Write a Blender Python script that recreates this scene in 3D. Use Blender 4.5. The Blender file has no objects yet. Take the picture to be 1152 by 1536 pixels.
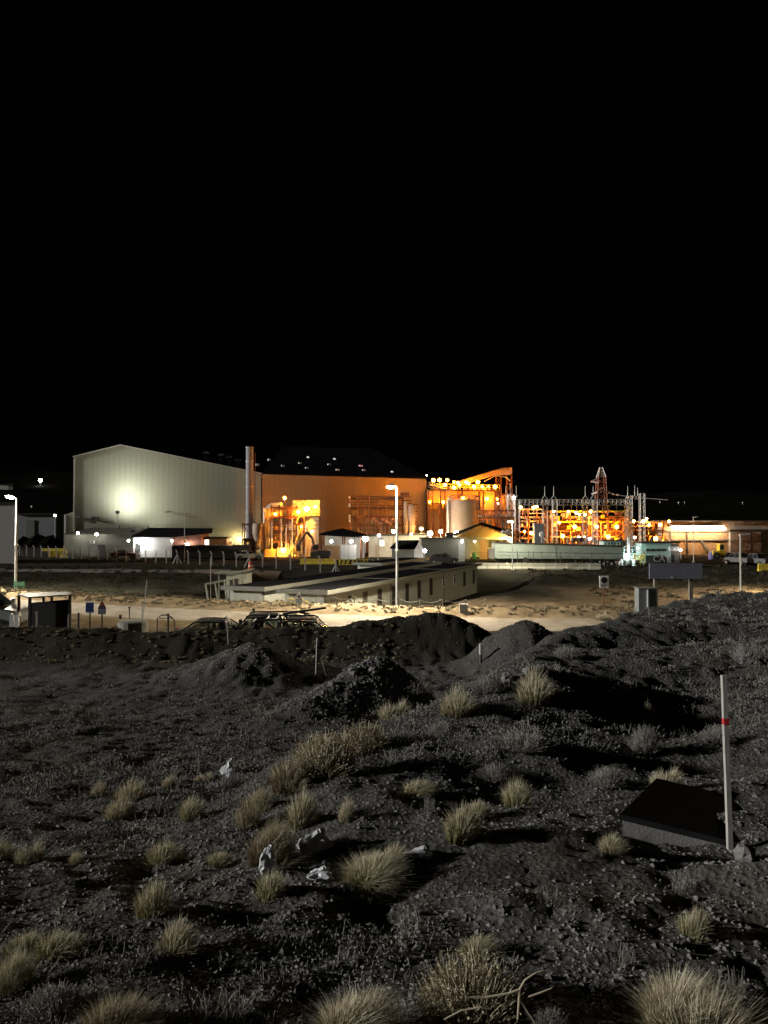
import bpy, math, random
import numpy as np
from mathutils import Vector, Matrix
random.seed(7)
PI = math.pi
scene = bpy.context.scene
col = scene.collection

# ------------------------------------------------------------------ camera, sky, sun, exposure
F, CX, HZ, ZC = 1153.0, 576.0, 790.0, 5.2          # focal length in photo pixels, centre column, horizon row, eye height over the road
cd = bpy.data.cameras.new('camera')
cd.sensor_fit = 'VERTICAL'; cd.sensor_height = 36.0
cd.lens = 36.0 * F / 1536.0
cd.clip_start = 0.1; cd.clip_end = 4000.0
cam = bpy.data.objects.new('camera', cd); col.objects.link(cam)
cam.location = (0, 0, ZC)
cam.rotation_euler = (PI / 2 + math.atan((HZ - 768.0) / F), 0, 0)
scene.camera = cam

SUN_EL, SUN_AZ = math.radians(12.5), math.radians(-97)   # light comes from the left, a little behind the camera
world = bpy.data.worlds.new('World'); scene.world = world; world.use_nodes = True
wn = world.node_tree
sky = wn.nodes.new('ShaderNodeTexSky'); sky.sky_type = 'NISHITA'; sky.sun_disc = False
sky.sun_elevation = SUN_EL; sky.sun_rotation = SUN_AZ
bg = wn.nodes['Background']; bg.inputs['Strength'].default_value = 0.00006
wn.links.new(sky.outputs[0], bg.inputs[0])
sd = bpy.data.lights.new('sun', 'SUN'); sd.energy = 3.7; sd.angle = math.radians(0.6); sd.color = (1.0, 0.975, 0.93)
sun = bpy.data.objects.new('sun', sd); col.objects.link(sun)
sdir = Vector((math.sin(SUN_AZ) * math.cos(SUN_EL), math.cos(SUN_AZ) * math.cos(SUN_EL), math.sin(SUN_EL)))
sun.rotation_euler = sdir.to_track_quat('Z', 'Y').to_euler()
sun.location = (-40, -10, 40)
scene.view_settings.view_transform = 'Standard'
scene.view_settings.look = 'None'
scene.view_settings.exposure = 0.0
scene.view_settings.gamma = 1.0
scene.cycles.use_denoising = True
scene.cycles.sample_clamp_indirect = 3.0
scene.cycles.sample_clamp_direct = 0.0
scene.cycles.max_bounces = 4
scene.cycles.diffuse_bounces = 2
scene.cycles.glossy_bounces = 2
scene.cycles.transparent_max_bounces = 6
scene.cycles.use_light_tree = True

# ------------------------------------------------------------------ helpers
class MB:
    def __init__(s): s.v = []; s.f = []
    def add(s, vs, fs):
        n = len(s.v); s.v += [tuple(p) for p in vs]; s.f += [tuple(i + n for i in f) for f in fs]; return s
    def box(s, x0, x1, y0, y1, z0, z1):
        return s.add([(x0,y0,z0),(x1,y0,z0),(x1,y1,z0),(x0,y1,z0),(x0,y0,z1),(x1,y0,z1),(x1,y1,z1),(x0,y1,z1)],
                     [(0,3,2,1),(4,5,6,7),(0,1,5,4),(1,2,6,5),(2,3,7,6),(3,0,4,7)])
    def cbox(s, c, sx, sy, sz): 
        return s.box(c[0]-sx/2, c[0]+sx/2, c[1]-sy/2, c[1]+sy/2, c[2]-sz/2, c[2]+sz/2)
    def tube(s, p, q, r, n=8, r2=None):
        p, q = Vector(p), Vector(q); r2 = r if r2 is None else r2
        d = (q - p); 
        if d.length < 1e-6: return s
        d.normalize(); u = d.orthogonal().normalized(); w = d.cross(u)
        vs = []
        for c, rr in ((p, r), (q, r2)):
            for k in range(n):
                a = 2*PI*(k+.5)/n; vs.append(c + u*(rr*math.cos(a)) + w*(rr*math.sin(a)))
        fs = [(k, (k+1)%n, n+(k+1)%n, n+k) for k in range(n)] + [tuple(range(n-1,-1,-1)), tuple(range(n, 2*n))]
        return s.add(vs, fs)
    def path(s, pts, r, n=8):
        for a, b in zip(pts[:-1], pts[1:]): s.tube(a, b, r, n)
        return s
    def bend(s, pts, r, n=10):                       # one smooth pipe through the points
        pts = [Vector(p) for p in pts]; rings = []
        up = Vector((0.123, 0.456, 0.88)).normalized()
        for i, p in enumerate(pts):
            d = (pts[min(i+1, len(pts)-1)] - pts[max(i-1, 0)]).normalized()
            u = d.cross(up).normalized(); w = d.cross(u)
            rr = r[i] if isinstance(r, (list, tuple)) else r
            rings.append([p + u*(rr*math.cos(2*PI*k/n)) + w*(rr*math.sin(2*PI*k/n)) for k in range(n)])
        vs = [q for g in rings for q in g]; fs = []
        for i in range(len(pts)-1):
            for k in range(n): fs.append((i*n+k, i*n+(k+1)%n, (i+1)*n+(k+1)%n, (i+1)*n+k))
        fs += [tuple(range(n-1,-1,-1)), tuple((len(pts)-1)*n+k for k in range(n))]
        return s.add(vs, fs)
    def prism(s, poly, y0, y1, axis='y'):            # poly in (x,z) pushed along y, or (y,z) pushed along x, or (x,y) along z
        n = len(poly)
        def mk(a, b, t): return (a, t, b) if axis == 'y' else ((t, a, b) if axis == 'x' else (a, b, t))
        vs = [mk(a, b, y0) for a, b in poly] + [mk(a, b, y1) for a, b in poly]
        fs = [tuple(range(n-1,-1,-1)), tuple(range(n, 2*n))] + [(k, (k+1)%n, n+(k+1)%n, n+k) for k in range(n)]
        return s.add(vs, fs)
    def lathe(s, prof, n=20, c=(0,0,0)):
        vs = []; fs = []
        for r, z in prof:
            for k in range(n): vs.append((c[0]+r*math.cos(2*PI*k/n), c[1]+r*math.sin(2*PI*k/n), c[2]+z))
        for i in range(len(prof)-1):
            for k in range(n): fs.append((i*n+k, i*n+(k+1)%n, (i+1)*n+(k+1)%n, (i+1)*n+k))
        fs += [tuple(range(n-1,-1,-1)), tuple((len(prof)-1)*n+k for k in range(n))]
        return s.add(vs, fs)
    def ball(s, c, r, n=10, m=6, sz=1.0):
        return s.lathe([(max(r*math.sin(PI*i/m), 1e-3), -r*sz*math.cos(PI*i/m)) for i in range(m+1)], n, c)
    def lattice(s, p, q, w, r=.05, bays=8, side=None):   # four chords with zigzag bracing between two points
        p, q = Vector(p), Vector(q); d = (q-p); L = d.length; d.normalize()
        u = Vector(side) if side else d.orthogonal().normalized(); u = (u - d*u.dot(d)).normalized(); v = d.cross(u)
        w0, w1 = (w, w) if not isinstance(w, tuple) else w
        c = lambda i, t: p + d*(L*t) + (u*(1 if i in (0,3) else -1) + v*(1 if i in (0,1) else -1))*((w0+(w1-w0)*t)/2)
        for i in range(4): s.tube(c(i,0), c(i,1), r, 4)
        for b in range(bays):
            t0, t1 = b/bays, (b+1)/bays
            for i in range(4):
                j = (i+1) % 4
                s.tube(c(i,t0), c(j,t1), r*.6, 3); s.tube(c(i,t1), c(j,t1), r*.6, 3)
        return s
    def build(s, name, m, parent=None, smooth=False):
        me = bpy.data.meshes.new(name); me.from_pydata(s.v, [], s.f); me.update()
        if smooth: me.polygons.foreach_set('use_smooth', [True]*len(me.polygons))
        return link(name, me, m, parent)

def link(name, me, m, parent=None):
    o = bpy.data.objects.new(name, me); col.objects.link(o)
    if m is not None and len(me.materials) == 0: me.materials.append(m)
    if parent is not None: o.parent = parent
    return o

def tag(o, label=None, cat=None, group=None, kind=None):
    if label: o['label'] = label
    if cat: o['category'] = cat
    if group: o['group'] = group
    if kind: o['kind'] = kind
    return o

def copy_tree(o, parent=None):
    c = o.copy(); col.objects.link(c); c.parent = parent
    for ch in list(o.children): copy_tree(ch, c)
    return c

def up(px, row, Y): return Vector(((px-CX)/F*Y, Y, ZC-(row-HZ)/F*Y))      # photo pixel at a known distance
def pxm(Y): return Y/F                                                    # metres per photo pixel

class Thing:                                         # an Empty at the base; lx/lz give local coordinates of a photo pixel
    def __init__(s, name, label, cat, px, Y, group=None, z=None, rz=0):
        s.Y = Y; s.X = (px-CX)/F*Y; s.zb = H(s.X, Y) if z is None else z
        s.o = bpy.data.objects.new(name, None); col.objects.link(s.o); s.o.empty_display_size = .2
        s.o.location = (s.X, Y, s.zb); s.o.rotation_euler = (0, 0, rz)
        tag(s.o, label, cat, group)
    def x(s, px, dy=0): return (px-CX)/F*(s.Y+dy) - s.X
    def z(s, row, dy=0): return ZC-(row-HZ)/F*(s.Y+dy) - s.zb
    def p(s, name, mb, m, parent=None, smooth=False): return mb.build(name, m, parent or s.o, smooth)

# ------------------------------------------------------------------ materials
def mat(name, c, rough=.7, metal=0., var=.15, scale=3., bump=0., bscale=20., c2=None, stretch=None, spec=.3):
    m = bpy.data.materials.new(name); m.use_nodes = True; nt = m.node_tree; b = nt.nodes['Principled BSDF']
    b.inputs['Roughness'].default_value = rough; b.inputs['Metallic'].default_value = metal
    b.inputs['Specular IOR Level'].default_value = spec
    tc = nt.nodes.new('ShaderNodeTexCoord'); vec = tc.outputs['Object']
    if stretch:
        mp = nt.nodes.new('ShaderNodeMapping'); mp.inputs['Scale'].default_value = stretch
        nt.links.new(vec, mp.inputs[0]); vec = mp.outputs[0]
    nz = nt.nodes.new('ShaderNodeTexNoise'); nz.inputs['Scale'].default_value = scale; nz.inputs['Detail'].default_value = 5; nz.inputs['Roughness'].default_value = .65
    nt.links.new(vec, nz.inputs['Vector'])
    cr = nt.nodes.new('ShaderNodeValToRGB'); e = cr.color_ramp.elements
    lo = [x*(1-var) for x in c]; hi = [min(1, x*(1+var)) for x in c] if c2 is None else list(c2)
    e[0].position = .3; e[1].position = .7; e[0].color = (*lo, 1); e[1].color = (*hi, 1)
    nt.links.new(nz.outputs[0], cr.inputs[0]); nt.links.new(cr.outputs[0], b.inputs['Base Color'])
    if bump:
        n2 = nt.nodes.new('ShaderNodeTexNoise'); n2.inputs['Scale'].default_value = bscale; n2.inputs['Detail'].default_value = 4
        nt.links.new(vec, n2.inputs['Vector'])
        bp = nt.nodes.new('ShaderNodeBump'); bp.inputs['Strength'].default_value = bump; bp.inputs['Distance'].default_value = .03
        nt.links.new(n2.outputs[0], bp.inputs['Height']); nt.links.new(bp.outputs[0], b.inputs['Normal'])
    return m

def emit(name, c, s):
    m = bpy.data.materials.new(name); m.use_nodes = True; nt = m.node_tree
    b = nt.nodes['Principled BSDF']; b.inputs['Base Color'].default_value = (*[min(.8, x) for x in c], 1)
    b.inputs['Emission Color'].default_value = (*c, 1); b.inputs['Emission Strength'].default_value = s
    return m

M = {}
M['clad'] = mat('cladding_pale', (.35,.37,.285), .6, 0, .16, .5, stretch=(1,1,.15))
M['clad2'] = mat('cladding_warm', (.42,.34,.26), .55, 0, .12, .35, stretch=(1,1,.15))
M['trim'] = mat('trim_pale', (.5,.5,.44), .5)
M['roofdark'] = mat('roof_dark', (.012,.012,.013), .9, 0, .25, 1.5, spec=0.)
M['greywall'] = mat('wall_grey', (.20,.20,.17), .8, 0, .15, .8)
M['palewall'] = mat('wall_pale', (.52,.5,.45), .75, 0, .12, .8)
M['redwall'] = mat('wall_rust_red', (.34,.16,.11), .7, 0, .15, 1.)
M['orangewall'] = mat('wall_ochre', (.5,.30,.15), .7, 0, .15, .8)
M['steel'] = mat('galvanised_steel', (.42,.42,.40), .5, .3, .15, 4.)
M['darksteel'] = mat('dark_steel', (.06,.055,.05), .6, .2, .2, 3.)
M['ruststeel'] = mat('rust_primer_steel', (.20,.085,.045), .65, .1, .25, 3.)
M['stack'] = mat('stack_steel', (.27,.27,.285), .75, 0., .15, 1.5, stretch=(1,1,.3))
M['tank'] = mat('tank_paint', (.30,.225,.175), .55, 0, .15, .7)
M['white'] = mat('white_paint', (.78,.78,.76), .5, 0, .05, 2.)
M['offwhite'] = mat('weathered_white_paint', (.42,.42,.40), .6, 0, .15, 6., stretch=(1,1,.3))
M['yellow'] = mat('yellow_paint', (.62,.47,.05), .55, 0, .15, 2.)
M['black'] = mat('black_paint', (.02,.02,.02), .6)
M['rubber'] = mat('rubber', (.02,.02,.02), .85)
M['green'] = mat('sign_green', (.03,.30,.16), .45)
M['blue'] = mat('sign_blue', (.02,.05,.16), .45)
M['red'] = mat('red_paint', (.45,.03,.03), .55)
M['orange'] = mat('orange_plastic', (.62,.12,.03), .5)
M['prefab'] = mat('prefab_panel', (.44,.445,.37), .75, 0, .12, 1.2)
M['prefabtrim'] = mat('prefab_trim', (.20,.20,.165), .6, 0, .1, 2.)
M['wood'] = mat('grey_wood', (.20,.17,.13), .85, 0, .3, 4., stretch=(4,4,.4))
M['concrete'] = mat('concrete', (.38,.37,.355), .85, 0, .15, 4., bump=.1, bscale=40)
M['trailer'] = mat('trailer_paint', (.34,.42,.38), .5, 0, .08, 1.)
M['cyan'] = mat('pale_turquoise_paint', (.42,.62,.58), .5, 0, .1, 2.)
M['vanpaint'] = mat('van_paint', (.30,.32,.31), .35, .1, .05, 3.)
M['carwhite'] = mat('car_white', (.6,.6,.58), .35, 0, .05, 3.)
M['cardark'] = mat('car_dark', (.04,.04,.042), .35, .1, .1, 3.)
M['glass'] = mat('dark_glass', (.03,.035,.04), .12, 0, .1, 2., spec=.6)
M['porcelain'] = mat('porcelain', (.35,.28,.25), .35)
M['bag'] = mat('plastic_bag', (.52,.53,.56), .45, 0, .2, 8., bump=.3)
M['rock'] = mat('rock', (.165,.162,.155), .9, 0, .3, 6., bump=.5, bscale=15)
M['bark'] = mat('dry_branch', (.42,.36,.26), .8, 0, .2, 10)
# ------------------------------------------------------------------ terrain
_rng = np.random.RandomState(11); _tab = _rng.rand(256, 256)
def vnoise(x, y):
    x = np.asarray(x, float); y = np.asarray(y, float)
    xi = np.floor(x).astype(int); yi = np.floor(y).astype(int); fx = x-xi; fy = y-yi
    fx = fx*fx*(3-2*fx); fy = fy*fy*(3-2*fy)
    a = _tab[xi % 256, yi % 256]; b = _tab[(xi+1) % 256, yi % 256]; c = _tab[xi % 256, (yi+1) % 256]; d = _tab[(xi+1) % 256, (yi+1) % 256]
    return (a*(1-fx)+b*fx)*(1-fy) + (c*(1-fx)+d*fx)*fy - .5
def sst(a, b, x):
    t = np.clip((x-a)/(b-a), 0, 1); return t*t*(3-2*t)
ROADX = [-400,-120,-60,-26.8,-14,-5.6,3,12.2,40,120,400]; ROADY = [330,118,77,55.5,49.3,46.1,44.2,43.6,45,62,150]
def road_far(X): return np.interp(X, ROADX, ROADY)
MOUNDS = [  # X, Y, rx, ry, height, angle
    (-4.45,25.3,1.75,1.5,.95,0), (-.45,18.7,1.15,.75,1.05,.35), (-1.6,17.6,1.1,.7,.45,.5), (.5,18.9,.8,.6,.45,0),
    (1.9,31.2,1.9,1.4,1.6,0), (3.7,31.0,1.2,1.2,.55,0), (.2,31.2,1.0,1.0,.3,0), (4.9,26.2,1.4,1.3,1.6,0), (3.7,26.8,.8,.9,.4,0), (6.0,23.6,1.1,1.1,.5,0),
    (2.35,11.6,1.2,.8,.30,.3), (3.9,11.0,1.2,.9,-.45,.1), (5.2,12.8,1.2,.8,-.35,.0), (1.5,7.5,.9,.4,-.12,.3), (-.6,10.2,.9,.5,.22,.5),
    (3.4,8.6,1.0,.7,-.18,0), (7.5,17.,1.6,.6,-.35,.1), (4.9,16.0,1.0,.5,-.35,.2), (12.5,47.8,4.5,1.5,.55,0), (-12,70,12,5,1.2,.2), (9.2,78,3.4,1.6,.9,.9), (2.62,5.25,.45,.3,.24,0)]
def Hnp(X, Y, fine=True):
    X = np.asarray(X, float); Y = np.asarray(Y, float)
    zl = np.interp(Y, [-60,0,3,4.5,8,12,16,20,26,30,33,38,41,46], [3.2,3.0,2.95,2.8,2.25,1.5,.95,.55,.35,.35,-.5,-.45,0,0])
    zr = np.interp(Y, [-60,0,3,6,10,15,20,25,28,34,38,46], [3.2,3.0,2.95,2.72,2.66,2.82,2.95,3.02,2.6,.8,0,0])
    e = np.interp(Y, [0,9,11,17,25,30,40], [-1,-1.2,-.2,2.6,9.0,12,16])
    w = sst(e-1.5, e+1.5, X)
    z = zl*(1-w) + zr*w
    cr = np.exp(-((Y-30.6)/1.15)**2) * 1.02 * sst(1.5,-1.5,X) * (1+.25*vnoise(X*.35, Y*0+3.3))      # the bank in front of the parked vehicles
    z = z + cr
    wob = .22*vnoise(X*.9, Y*.9)
    for mx, my, rx, ry, h, a in MOUNDS:
        ca, sa = math.cos(a), math.sin(a); dx = X-mx; dy = Y-my
        q = np.sqrt(((dx*ca+dy*sa)/rx)**2 + ((-dx*sa+dy*ca)/ry)**2) * (1+wob*.5)
        z = z + (h*np.clip(1.08-q*.62, 0, 1)**1.2*np.where(q < 1.75, 1, 0) if my == 25.3 else h*np.exp(-(q*q)*.85)*sst(2.6,1.6,q))
    mk = sst(21,24,Y)*sst(34,32,Y)
    z = z + mk*(.16*np.abs(vnoise(X*1.7+5, Y*1.7)) - .05 + .09*vnoise(X*4.3, Y*4.3+2))
    # past the road
    rf = road_far(X)
    d = Y - rf
    far = np.interp(d, [-99,0,1.2,2.6,4.2,7,12,55,70,400], [0,0,.30,.38,.0,-.35,-.5,-.4,-.25,-.25])
    Xw = X; X = X + 3.5*vnoise(Xw*.22+9, Y*.22) + 1.2*vnoise(Xw*.8, Y*.8+4)
    dip = sst(-17,-11,X) * sst(9,2,X+3.95-.392*(Y-50.9)) * sst(3.4,6.5,d) * sst(100,88,Y)
    X = Xw
    far = far*(1-dip) + dip*(-2.35)
    far = far + (.34*vnoise(X*.42+2, Y*.42) + .2*vnoise(X*1.1, Y*1.1+8))*sst(6,10,d)*sst(100,82,Y)*(1-dip)
    far = far + .35*vnoise(X*.13, Y*.13)*sst(6,12,d)*sst(95,80,Y)*(1-dip) + .22*vnoise(X*.9, Y*.9)*sst(.4,1.4,d)*sst(6,3.5,d)
    t = sst(-1.5,.0,d)
    z = z*(1-t) + far*t
    rough = 1-np.clip(sst(-6.9,-5.8,d)*sst(.3,-.1,d), 0, 1)
    z = z*rough if False else np.where((d > -6.0) & (d < .15), 0.0, np.where((d <= -6.0) & (d > -8.0), z*sst(-6.0,-8.0,d), z))
    if fine:
        amp = sst(60,14,Y)*np.where(d < -6.0, sst(-6.0,-7.5,d), 0)
        z = z + amp*(.13*vnoise(X*.8+7, Y*.8) + .085*vnoise(X*2.3, Y*2.3+5) + .055*vnoise(X*5.1, Y*5.1) + .045*vnoise(X*11, Y*11))
        z = z + np.where((d > .2) & (d < 6), .10*vnoise(X*2.1, Y*2.1)*sst(.2,1.,d), 0)
    return z
def H(X, Y): return float(Hnp(X, Y))
def ground_at(px, row):                              # first point of the terrain on the ray through a photo pixel
    Ys = np.arange(2.2, 120, .02)
    zz = ZC - (row-HZ)/F*Ys; hh = Hnp((px-CX)/F*Ys, Ys)
    i = int(np.argmax(zz <= hh)) if np.any(zz <= hh) else len(Ys)-1
    return Vector(((px-CX)/F*Ys[i], Ys[i], hh[i]))

def axis_grid(fine_lo, fine_hi, step, lo, hi, grow):
    c = list(np.arange(fine_lo, fine_hi, step)); s = step; x = c[-1]
    while x < hi: s *= grow; x += s; c.append(x)
    s = step; x = fine_lo; left = []
    while x > lo: s *= grow; x -= s; left.append(x)
    return np.array(left[::-1] + c)
gx = axis_grid(-6.5, 8.5, .07, -900, 900, 1.028)
gy = axis_grid(2.4, 14, .06, -60, 1300, 1.0145)
GX, GY = np.meshgrid(gx, gy); GZ = Hnp(GX, GY)
def grid_mesh(name, X, Y, Z):
    ny, nx = X.shape
    co = np.stack([X, Y, Z], -1).reshape(-1, 3)
    i = np.arange(ny-1)[:, None]*nx + np.arange(nx-1)[None]
    q = np.stack([i, i+1, i+nx+1, i+nx], -1).reshape(-1, 4)
    me = bpy.data.meshes.new(name); me.vertices.add(len(co)); me.vertices.foreach_set('co', co.ravel())
    me.loops.add(q.size); me.loops.foreach_set('vertex_index', q.ravel().astype(np.int32))
    me.polygons.add(len(q)); me.polygons.foreach_set('loop_start', np.arange(0, q.size, 4, dtype=np.int32))
    me.polygons.foreach_set('use_smooth', np.ones(len(q), bool))
    me.update(calc_edges=True); me.validate(); return me

def ground_mat():
    m = bpy.data.materials.new('gravelly_soil'); m.use_nodes = True; nt = m.node_tree; L = nt.links.new; N = nt.nodes.new
    b = nt.nodes['Principled BSDF']; b.inputs['Roughness'].default_value = .95; b.inputs['Specular IOR Level'].default_value = 0.
    ge = N('ShaderNodeNewGeometry'); pos = ge.outputs['Position']
    def noise(s, d=6, r=.6):
        n = N('ShaderNodeTexNoise'); n.inputs['Scale'].default_value = s; n.inputs['Detail'].default_value = d; n.inputs['Roughness'].default_value = r; L(pos, n.inputs['Vector']); return n.outputs[0]
    def ramp(f, *st):
        r = N('ShaderNodeValToRGB'); el = r.color_ramp.elements
        while len(el) < len(st): el.new(.5)
        for k, (p, c) in enumerate(st): el[k].position = p; el[k].color = (*c, 1)
        L(f, r.inputs[0]); return r.outputs[0]
    def mix(f, a, c, t='MIX'):
        x = N('ShaderNodeMix'); x.data_type = 'RGBA'; x.blend_type = t
        if isinstance(f, float): x.inputs[0].default_value = f
        else: L(f, x.inputs[0])
        L(a, x.inputs[6]); L(c, x.inputs[7]); return x.outputs[2]
    vo = N('ShaderNodeTexVoronoi'); vo.inputs['Scale'].default_value = 22; L(pos, vo.inputs['Vector'])
    stone = ramp(vo.outputs['Color'], (.0,(.044,.043,.042)), (.5,(.085,.084,.081)), (1,(.17,.167,.16)))
    soil = ramp(noise(1.3), (.3,(.055,.054,.052)), (.55,(.088,.086,.083)), (.75,(.118,.114,.106)))
    olv = ramp(noise(.33, 4), (.42,(.07,.066,.052)), (.62,(.10,.088,.066)))
    soil = mix(ramp(noise(.21, 3), (.4,(0,0,0)), (.62,(.8,.8,.8))), soil, olv)
    near = mix(ramp(noise(.55, 3), (.35,(.25,.25,.25)), (.65,(.85,.85,.85))), soil, stone)
    sand = ramp(noise(.9), (.3,(.17,.125,.075)), (.55,(.27,.205,.125)), (.75,(.36,.29,.19)))
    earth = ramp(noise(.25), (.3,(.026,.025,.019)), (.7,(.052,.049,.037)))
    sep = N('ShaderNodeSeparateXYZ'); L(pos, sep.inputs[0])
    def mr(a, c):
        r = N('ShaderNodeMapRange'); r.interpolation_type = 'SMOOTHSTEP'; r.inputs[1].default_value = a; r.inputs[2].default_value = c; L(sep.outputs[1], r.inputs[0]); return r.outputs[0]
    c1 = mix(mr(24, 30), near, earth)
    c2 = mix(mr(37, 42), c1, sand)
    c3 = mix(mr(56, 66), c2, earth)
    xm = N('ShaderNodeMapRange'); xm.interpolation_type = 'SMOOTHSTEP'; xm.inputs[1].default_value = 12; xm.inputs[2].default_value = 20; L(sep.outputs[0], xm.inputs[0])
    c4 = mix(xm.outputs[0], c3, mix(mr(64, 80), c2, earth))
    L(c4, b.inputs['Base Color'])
    h1 = N('ShaderNodeMath'); h1.operation = 'ADD'; L(vo.outputs['Distance'], h1.inputs[0]); L(noise(30, 5, .7), h1.inputs[1])
    bp = N('ShaderNodeBump'); bp.inputs['Strength'].default_value = .9; bp.inputs['Distance'].default_value = .035
    L(h1.outputs[0], bp.inputs['Height']); L(bp.outputs[0], b.inputs['Normal'])
    return m
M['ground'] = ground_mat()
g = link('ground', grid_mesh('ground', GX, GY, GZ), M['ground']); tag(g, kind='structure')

# road: pale compacted gravel, 8 mm over the levelled ground
M['road'] = mat('compacted_gravel', (.25,.205,.15), .9, 0, .22, .8, bump=.5, bscale=12, c2=(.40,.345,.265))
rx = np.concatenate([np.arange(-150,-50,4.), np.arange(-50,50,1.), np.arange(50,151,4.)])
rt = np.linspace(0, 1, 7)
RX, RT = np.meshgrid(rx, rt); RF = road_far(RX); RY = RF-5.6+5.6*RT
r = link('road', grid_mesh('road', RX, RY, np.full_like(RX, .008)), M['road']); tag(r, kind='structure')
# a track across the slope on the left
A, B = np.meshgrid(np.linspace(0, 1, 60), np.linspace(0, 1, 6))
TX = -75 + A*62; TY = 98 + B*7 - (A)*6 + 2.2*vnoise(A*14+B*3, B*1.3)
M['track'] = mat('track_soil', (.13,.12,.10), .95, 0, .25, .5)
tr = link('track', grid_mesh('track', TX, TY, Hnp(TX, TY)+.05), M['track']); tag(tr, kind='structure')
# hills far behind
hx = np.linspace(-1500, 1500, 160); hy = np.linspace(330, 1250, 30)
A, B = np.meshgrid(hx, hy)
HZZ = -6 + sst(330, 900, B)*(55+26*vnoise(A*.004+3, B*.004)+14*vnoise(A*.013, B*.013)+ 22*sst(0,-500,A))*(1-.35*sst(0,900,A))
M['hill'] = mat('hill_scrub', (.006,.0055,.0045), .95, 0, .3, .05, spec=0.)
hl = link('hill', grid_mesh('hill', A, B, HZZ), M['hill']); tag(hl, kind='structure')
def hill_hit(px, row):
    Ys = np.arange(335, 1240, 1.); X = (px-CX)/F*Ys; zz = ZC-(row-HZ)/F*Ys
    from math import floor
    hh = -6 + sst(330, 900, Ys)*(55+26*vnoise(X*.004+3, Ys*.004)+14*vnoise(X*.013, Ys*.013)+22*sst(0,-500,X))*(1-.35*sst(0,900,X))
    i = int(np.argmax(zz <= hh)) if np.any(zz <= hh) else -1
    return Vector((X[i], Ys[i], hh[i]))
# ------------------------------------------------------------------ lamps
SODIUM = (1.0, .26, .014); WARM = (1.0, .72, .34); WHITE = (1.0, .93, .82); COOL = (.72, 1.0, .95)
_em = {}
def bulb_mat(c, s):
    k = (c, s)
    if k not in _em: _em[k] = emit('lamp_glow_%d' % len(_em), c, s)
    return _em[k]
_bulb = {}
def flood(px, row, Y, c, s, r, label, group=None, mount=1.2, arm='pole', cat='lamp', name='flood_lamp'):
    """a round lamp: housing cap, glowing bulb (added halo shell on orange lamps), and a pole or wall bracket; base of the thing is where it is fixed"""
    jr = random.Random(int(px*31+row*17)); s = s*(3.8 if c[2] < .3 else (.42 if s >= 400 else .26))*jr.uniform(.55,1.35); r *= jr.uniform(.42,.8); s *= 1.7
    P = up(px, row, Y)
    o = bpy.data.objects.new(name, None); col.objects.link(o); o.empty_display_size = .2
    tag(o, label, cat, group)
    if arm == 'pole':
        o.location = (P.x, P.y, P.z-mount); q = Vector((0,0,mount))
        MB().tube((0,0,0), (0,0,mount-r*.9), .045, 6).build('pole', M['steel'], o)
    else:
        o.location = (P.x, P.y+mount, P.z); q = Vector((0,-mount,0))
        MB().tube((0,0,r*1.3), (0,-mount,r*1.3), .045, 6).build('bracket', M['steel'], o)
    k = ('b', r, c, s)
    if k not in _bulb:
        me = MB().ball((0,0,0), r, 10, 6).build('bulb', bulb_mat(c, s), o, True); _bulb[k] = me.data
    else: me = link('bulb', _bulb[k], None, o)
    me.location = q
    if c[2] < .3:  # see-through emissive shell, added to draw an orange halo round the bulb
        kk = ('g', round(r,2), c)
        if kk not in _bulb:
            gm = ('halo_shell', c)
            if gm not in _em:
                m = bpy.data.materials.new('halo_shell_glow'); m.use_nodes = True; nt = m.node_tree; nt.nodes.remove(nt.nodes['Principled BSDF'])
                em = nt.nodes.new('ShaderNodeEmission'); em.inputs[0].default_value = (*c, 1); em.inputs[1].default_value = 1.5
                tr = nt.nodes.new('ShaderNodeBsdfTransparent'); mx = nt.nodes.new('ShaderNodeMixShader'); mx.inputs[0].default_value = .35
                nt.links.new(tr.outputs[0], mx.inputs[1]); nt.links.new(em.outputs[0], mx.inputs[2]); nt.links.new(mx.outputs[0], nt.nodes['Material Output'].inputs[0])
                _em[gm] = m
            gl = MB().ball((0,0,0), r*1.55, 12, 8).build('halo_shell', _em[gm], o, True); _bulb[kk] = gl.data
        else: gl = link('halo_shell', _bulb[kk], None, o)
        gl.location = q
    k = ('h', r)
    if k not in _bulb:
        hh = MB().lathe([(r*1.05, r*.75), (r*.9, r*1.05), (r*.3, r*1.3), (.01, r*1.32)], 10).build('housing', M['darksteel'], o); _bulb[k] = hh.data
    else: hh = link('housing', _bulb[k], None, o)
    hh.location = q
    return o

def panels(parent, a, b, z0, ztop, n, m, out, th=.012, gap=.014, name='wall_panel'):
    """upright cladding panels from a to b (local xy), ztop(t) gives the top edge, out is the outward normal"""
    a, b, out = Vector(a), Vector(b), Vector(out); L = (b-a).length; cache = {}
    for k in range(n):
        t0 = k/n + gap/L/2; t1 = (k+1)/n - gap/L/2
        key = (round(ztop(t0),2), round(ztop(t1),2)); w = (t1-t0)*L; d = (b-a).normalized()
        org = a + d*(t0*L)
        if key not in cache:
            vs = []
            for off in (0, th):
                for x, z in ((0,z0), (w,z0), (w,ztop(t1)), (0,ztop(t0))):
                    p = d*x + out*off; vs.append((p.x, p.y, z))
            mb = MB().add(vs, [(0,1,2,3),(7,6,5,4),(0,4,5,1),(1,5,6,2),(2,6,7,3),(3,7,4,0)])
            o = mb.build(name, m, parent); cache[key] = o.data
        else: o = link(name, cache[key], None, parent)
        o.location = (org.x, org.y, 0)

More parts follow.
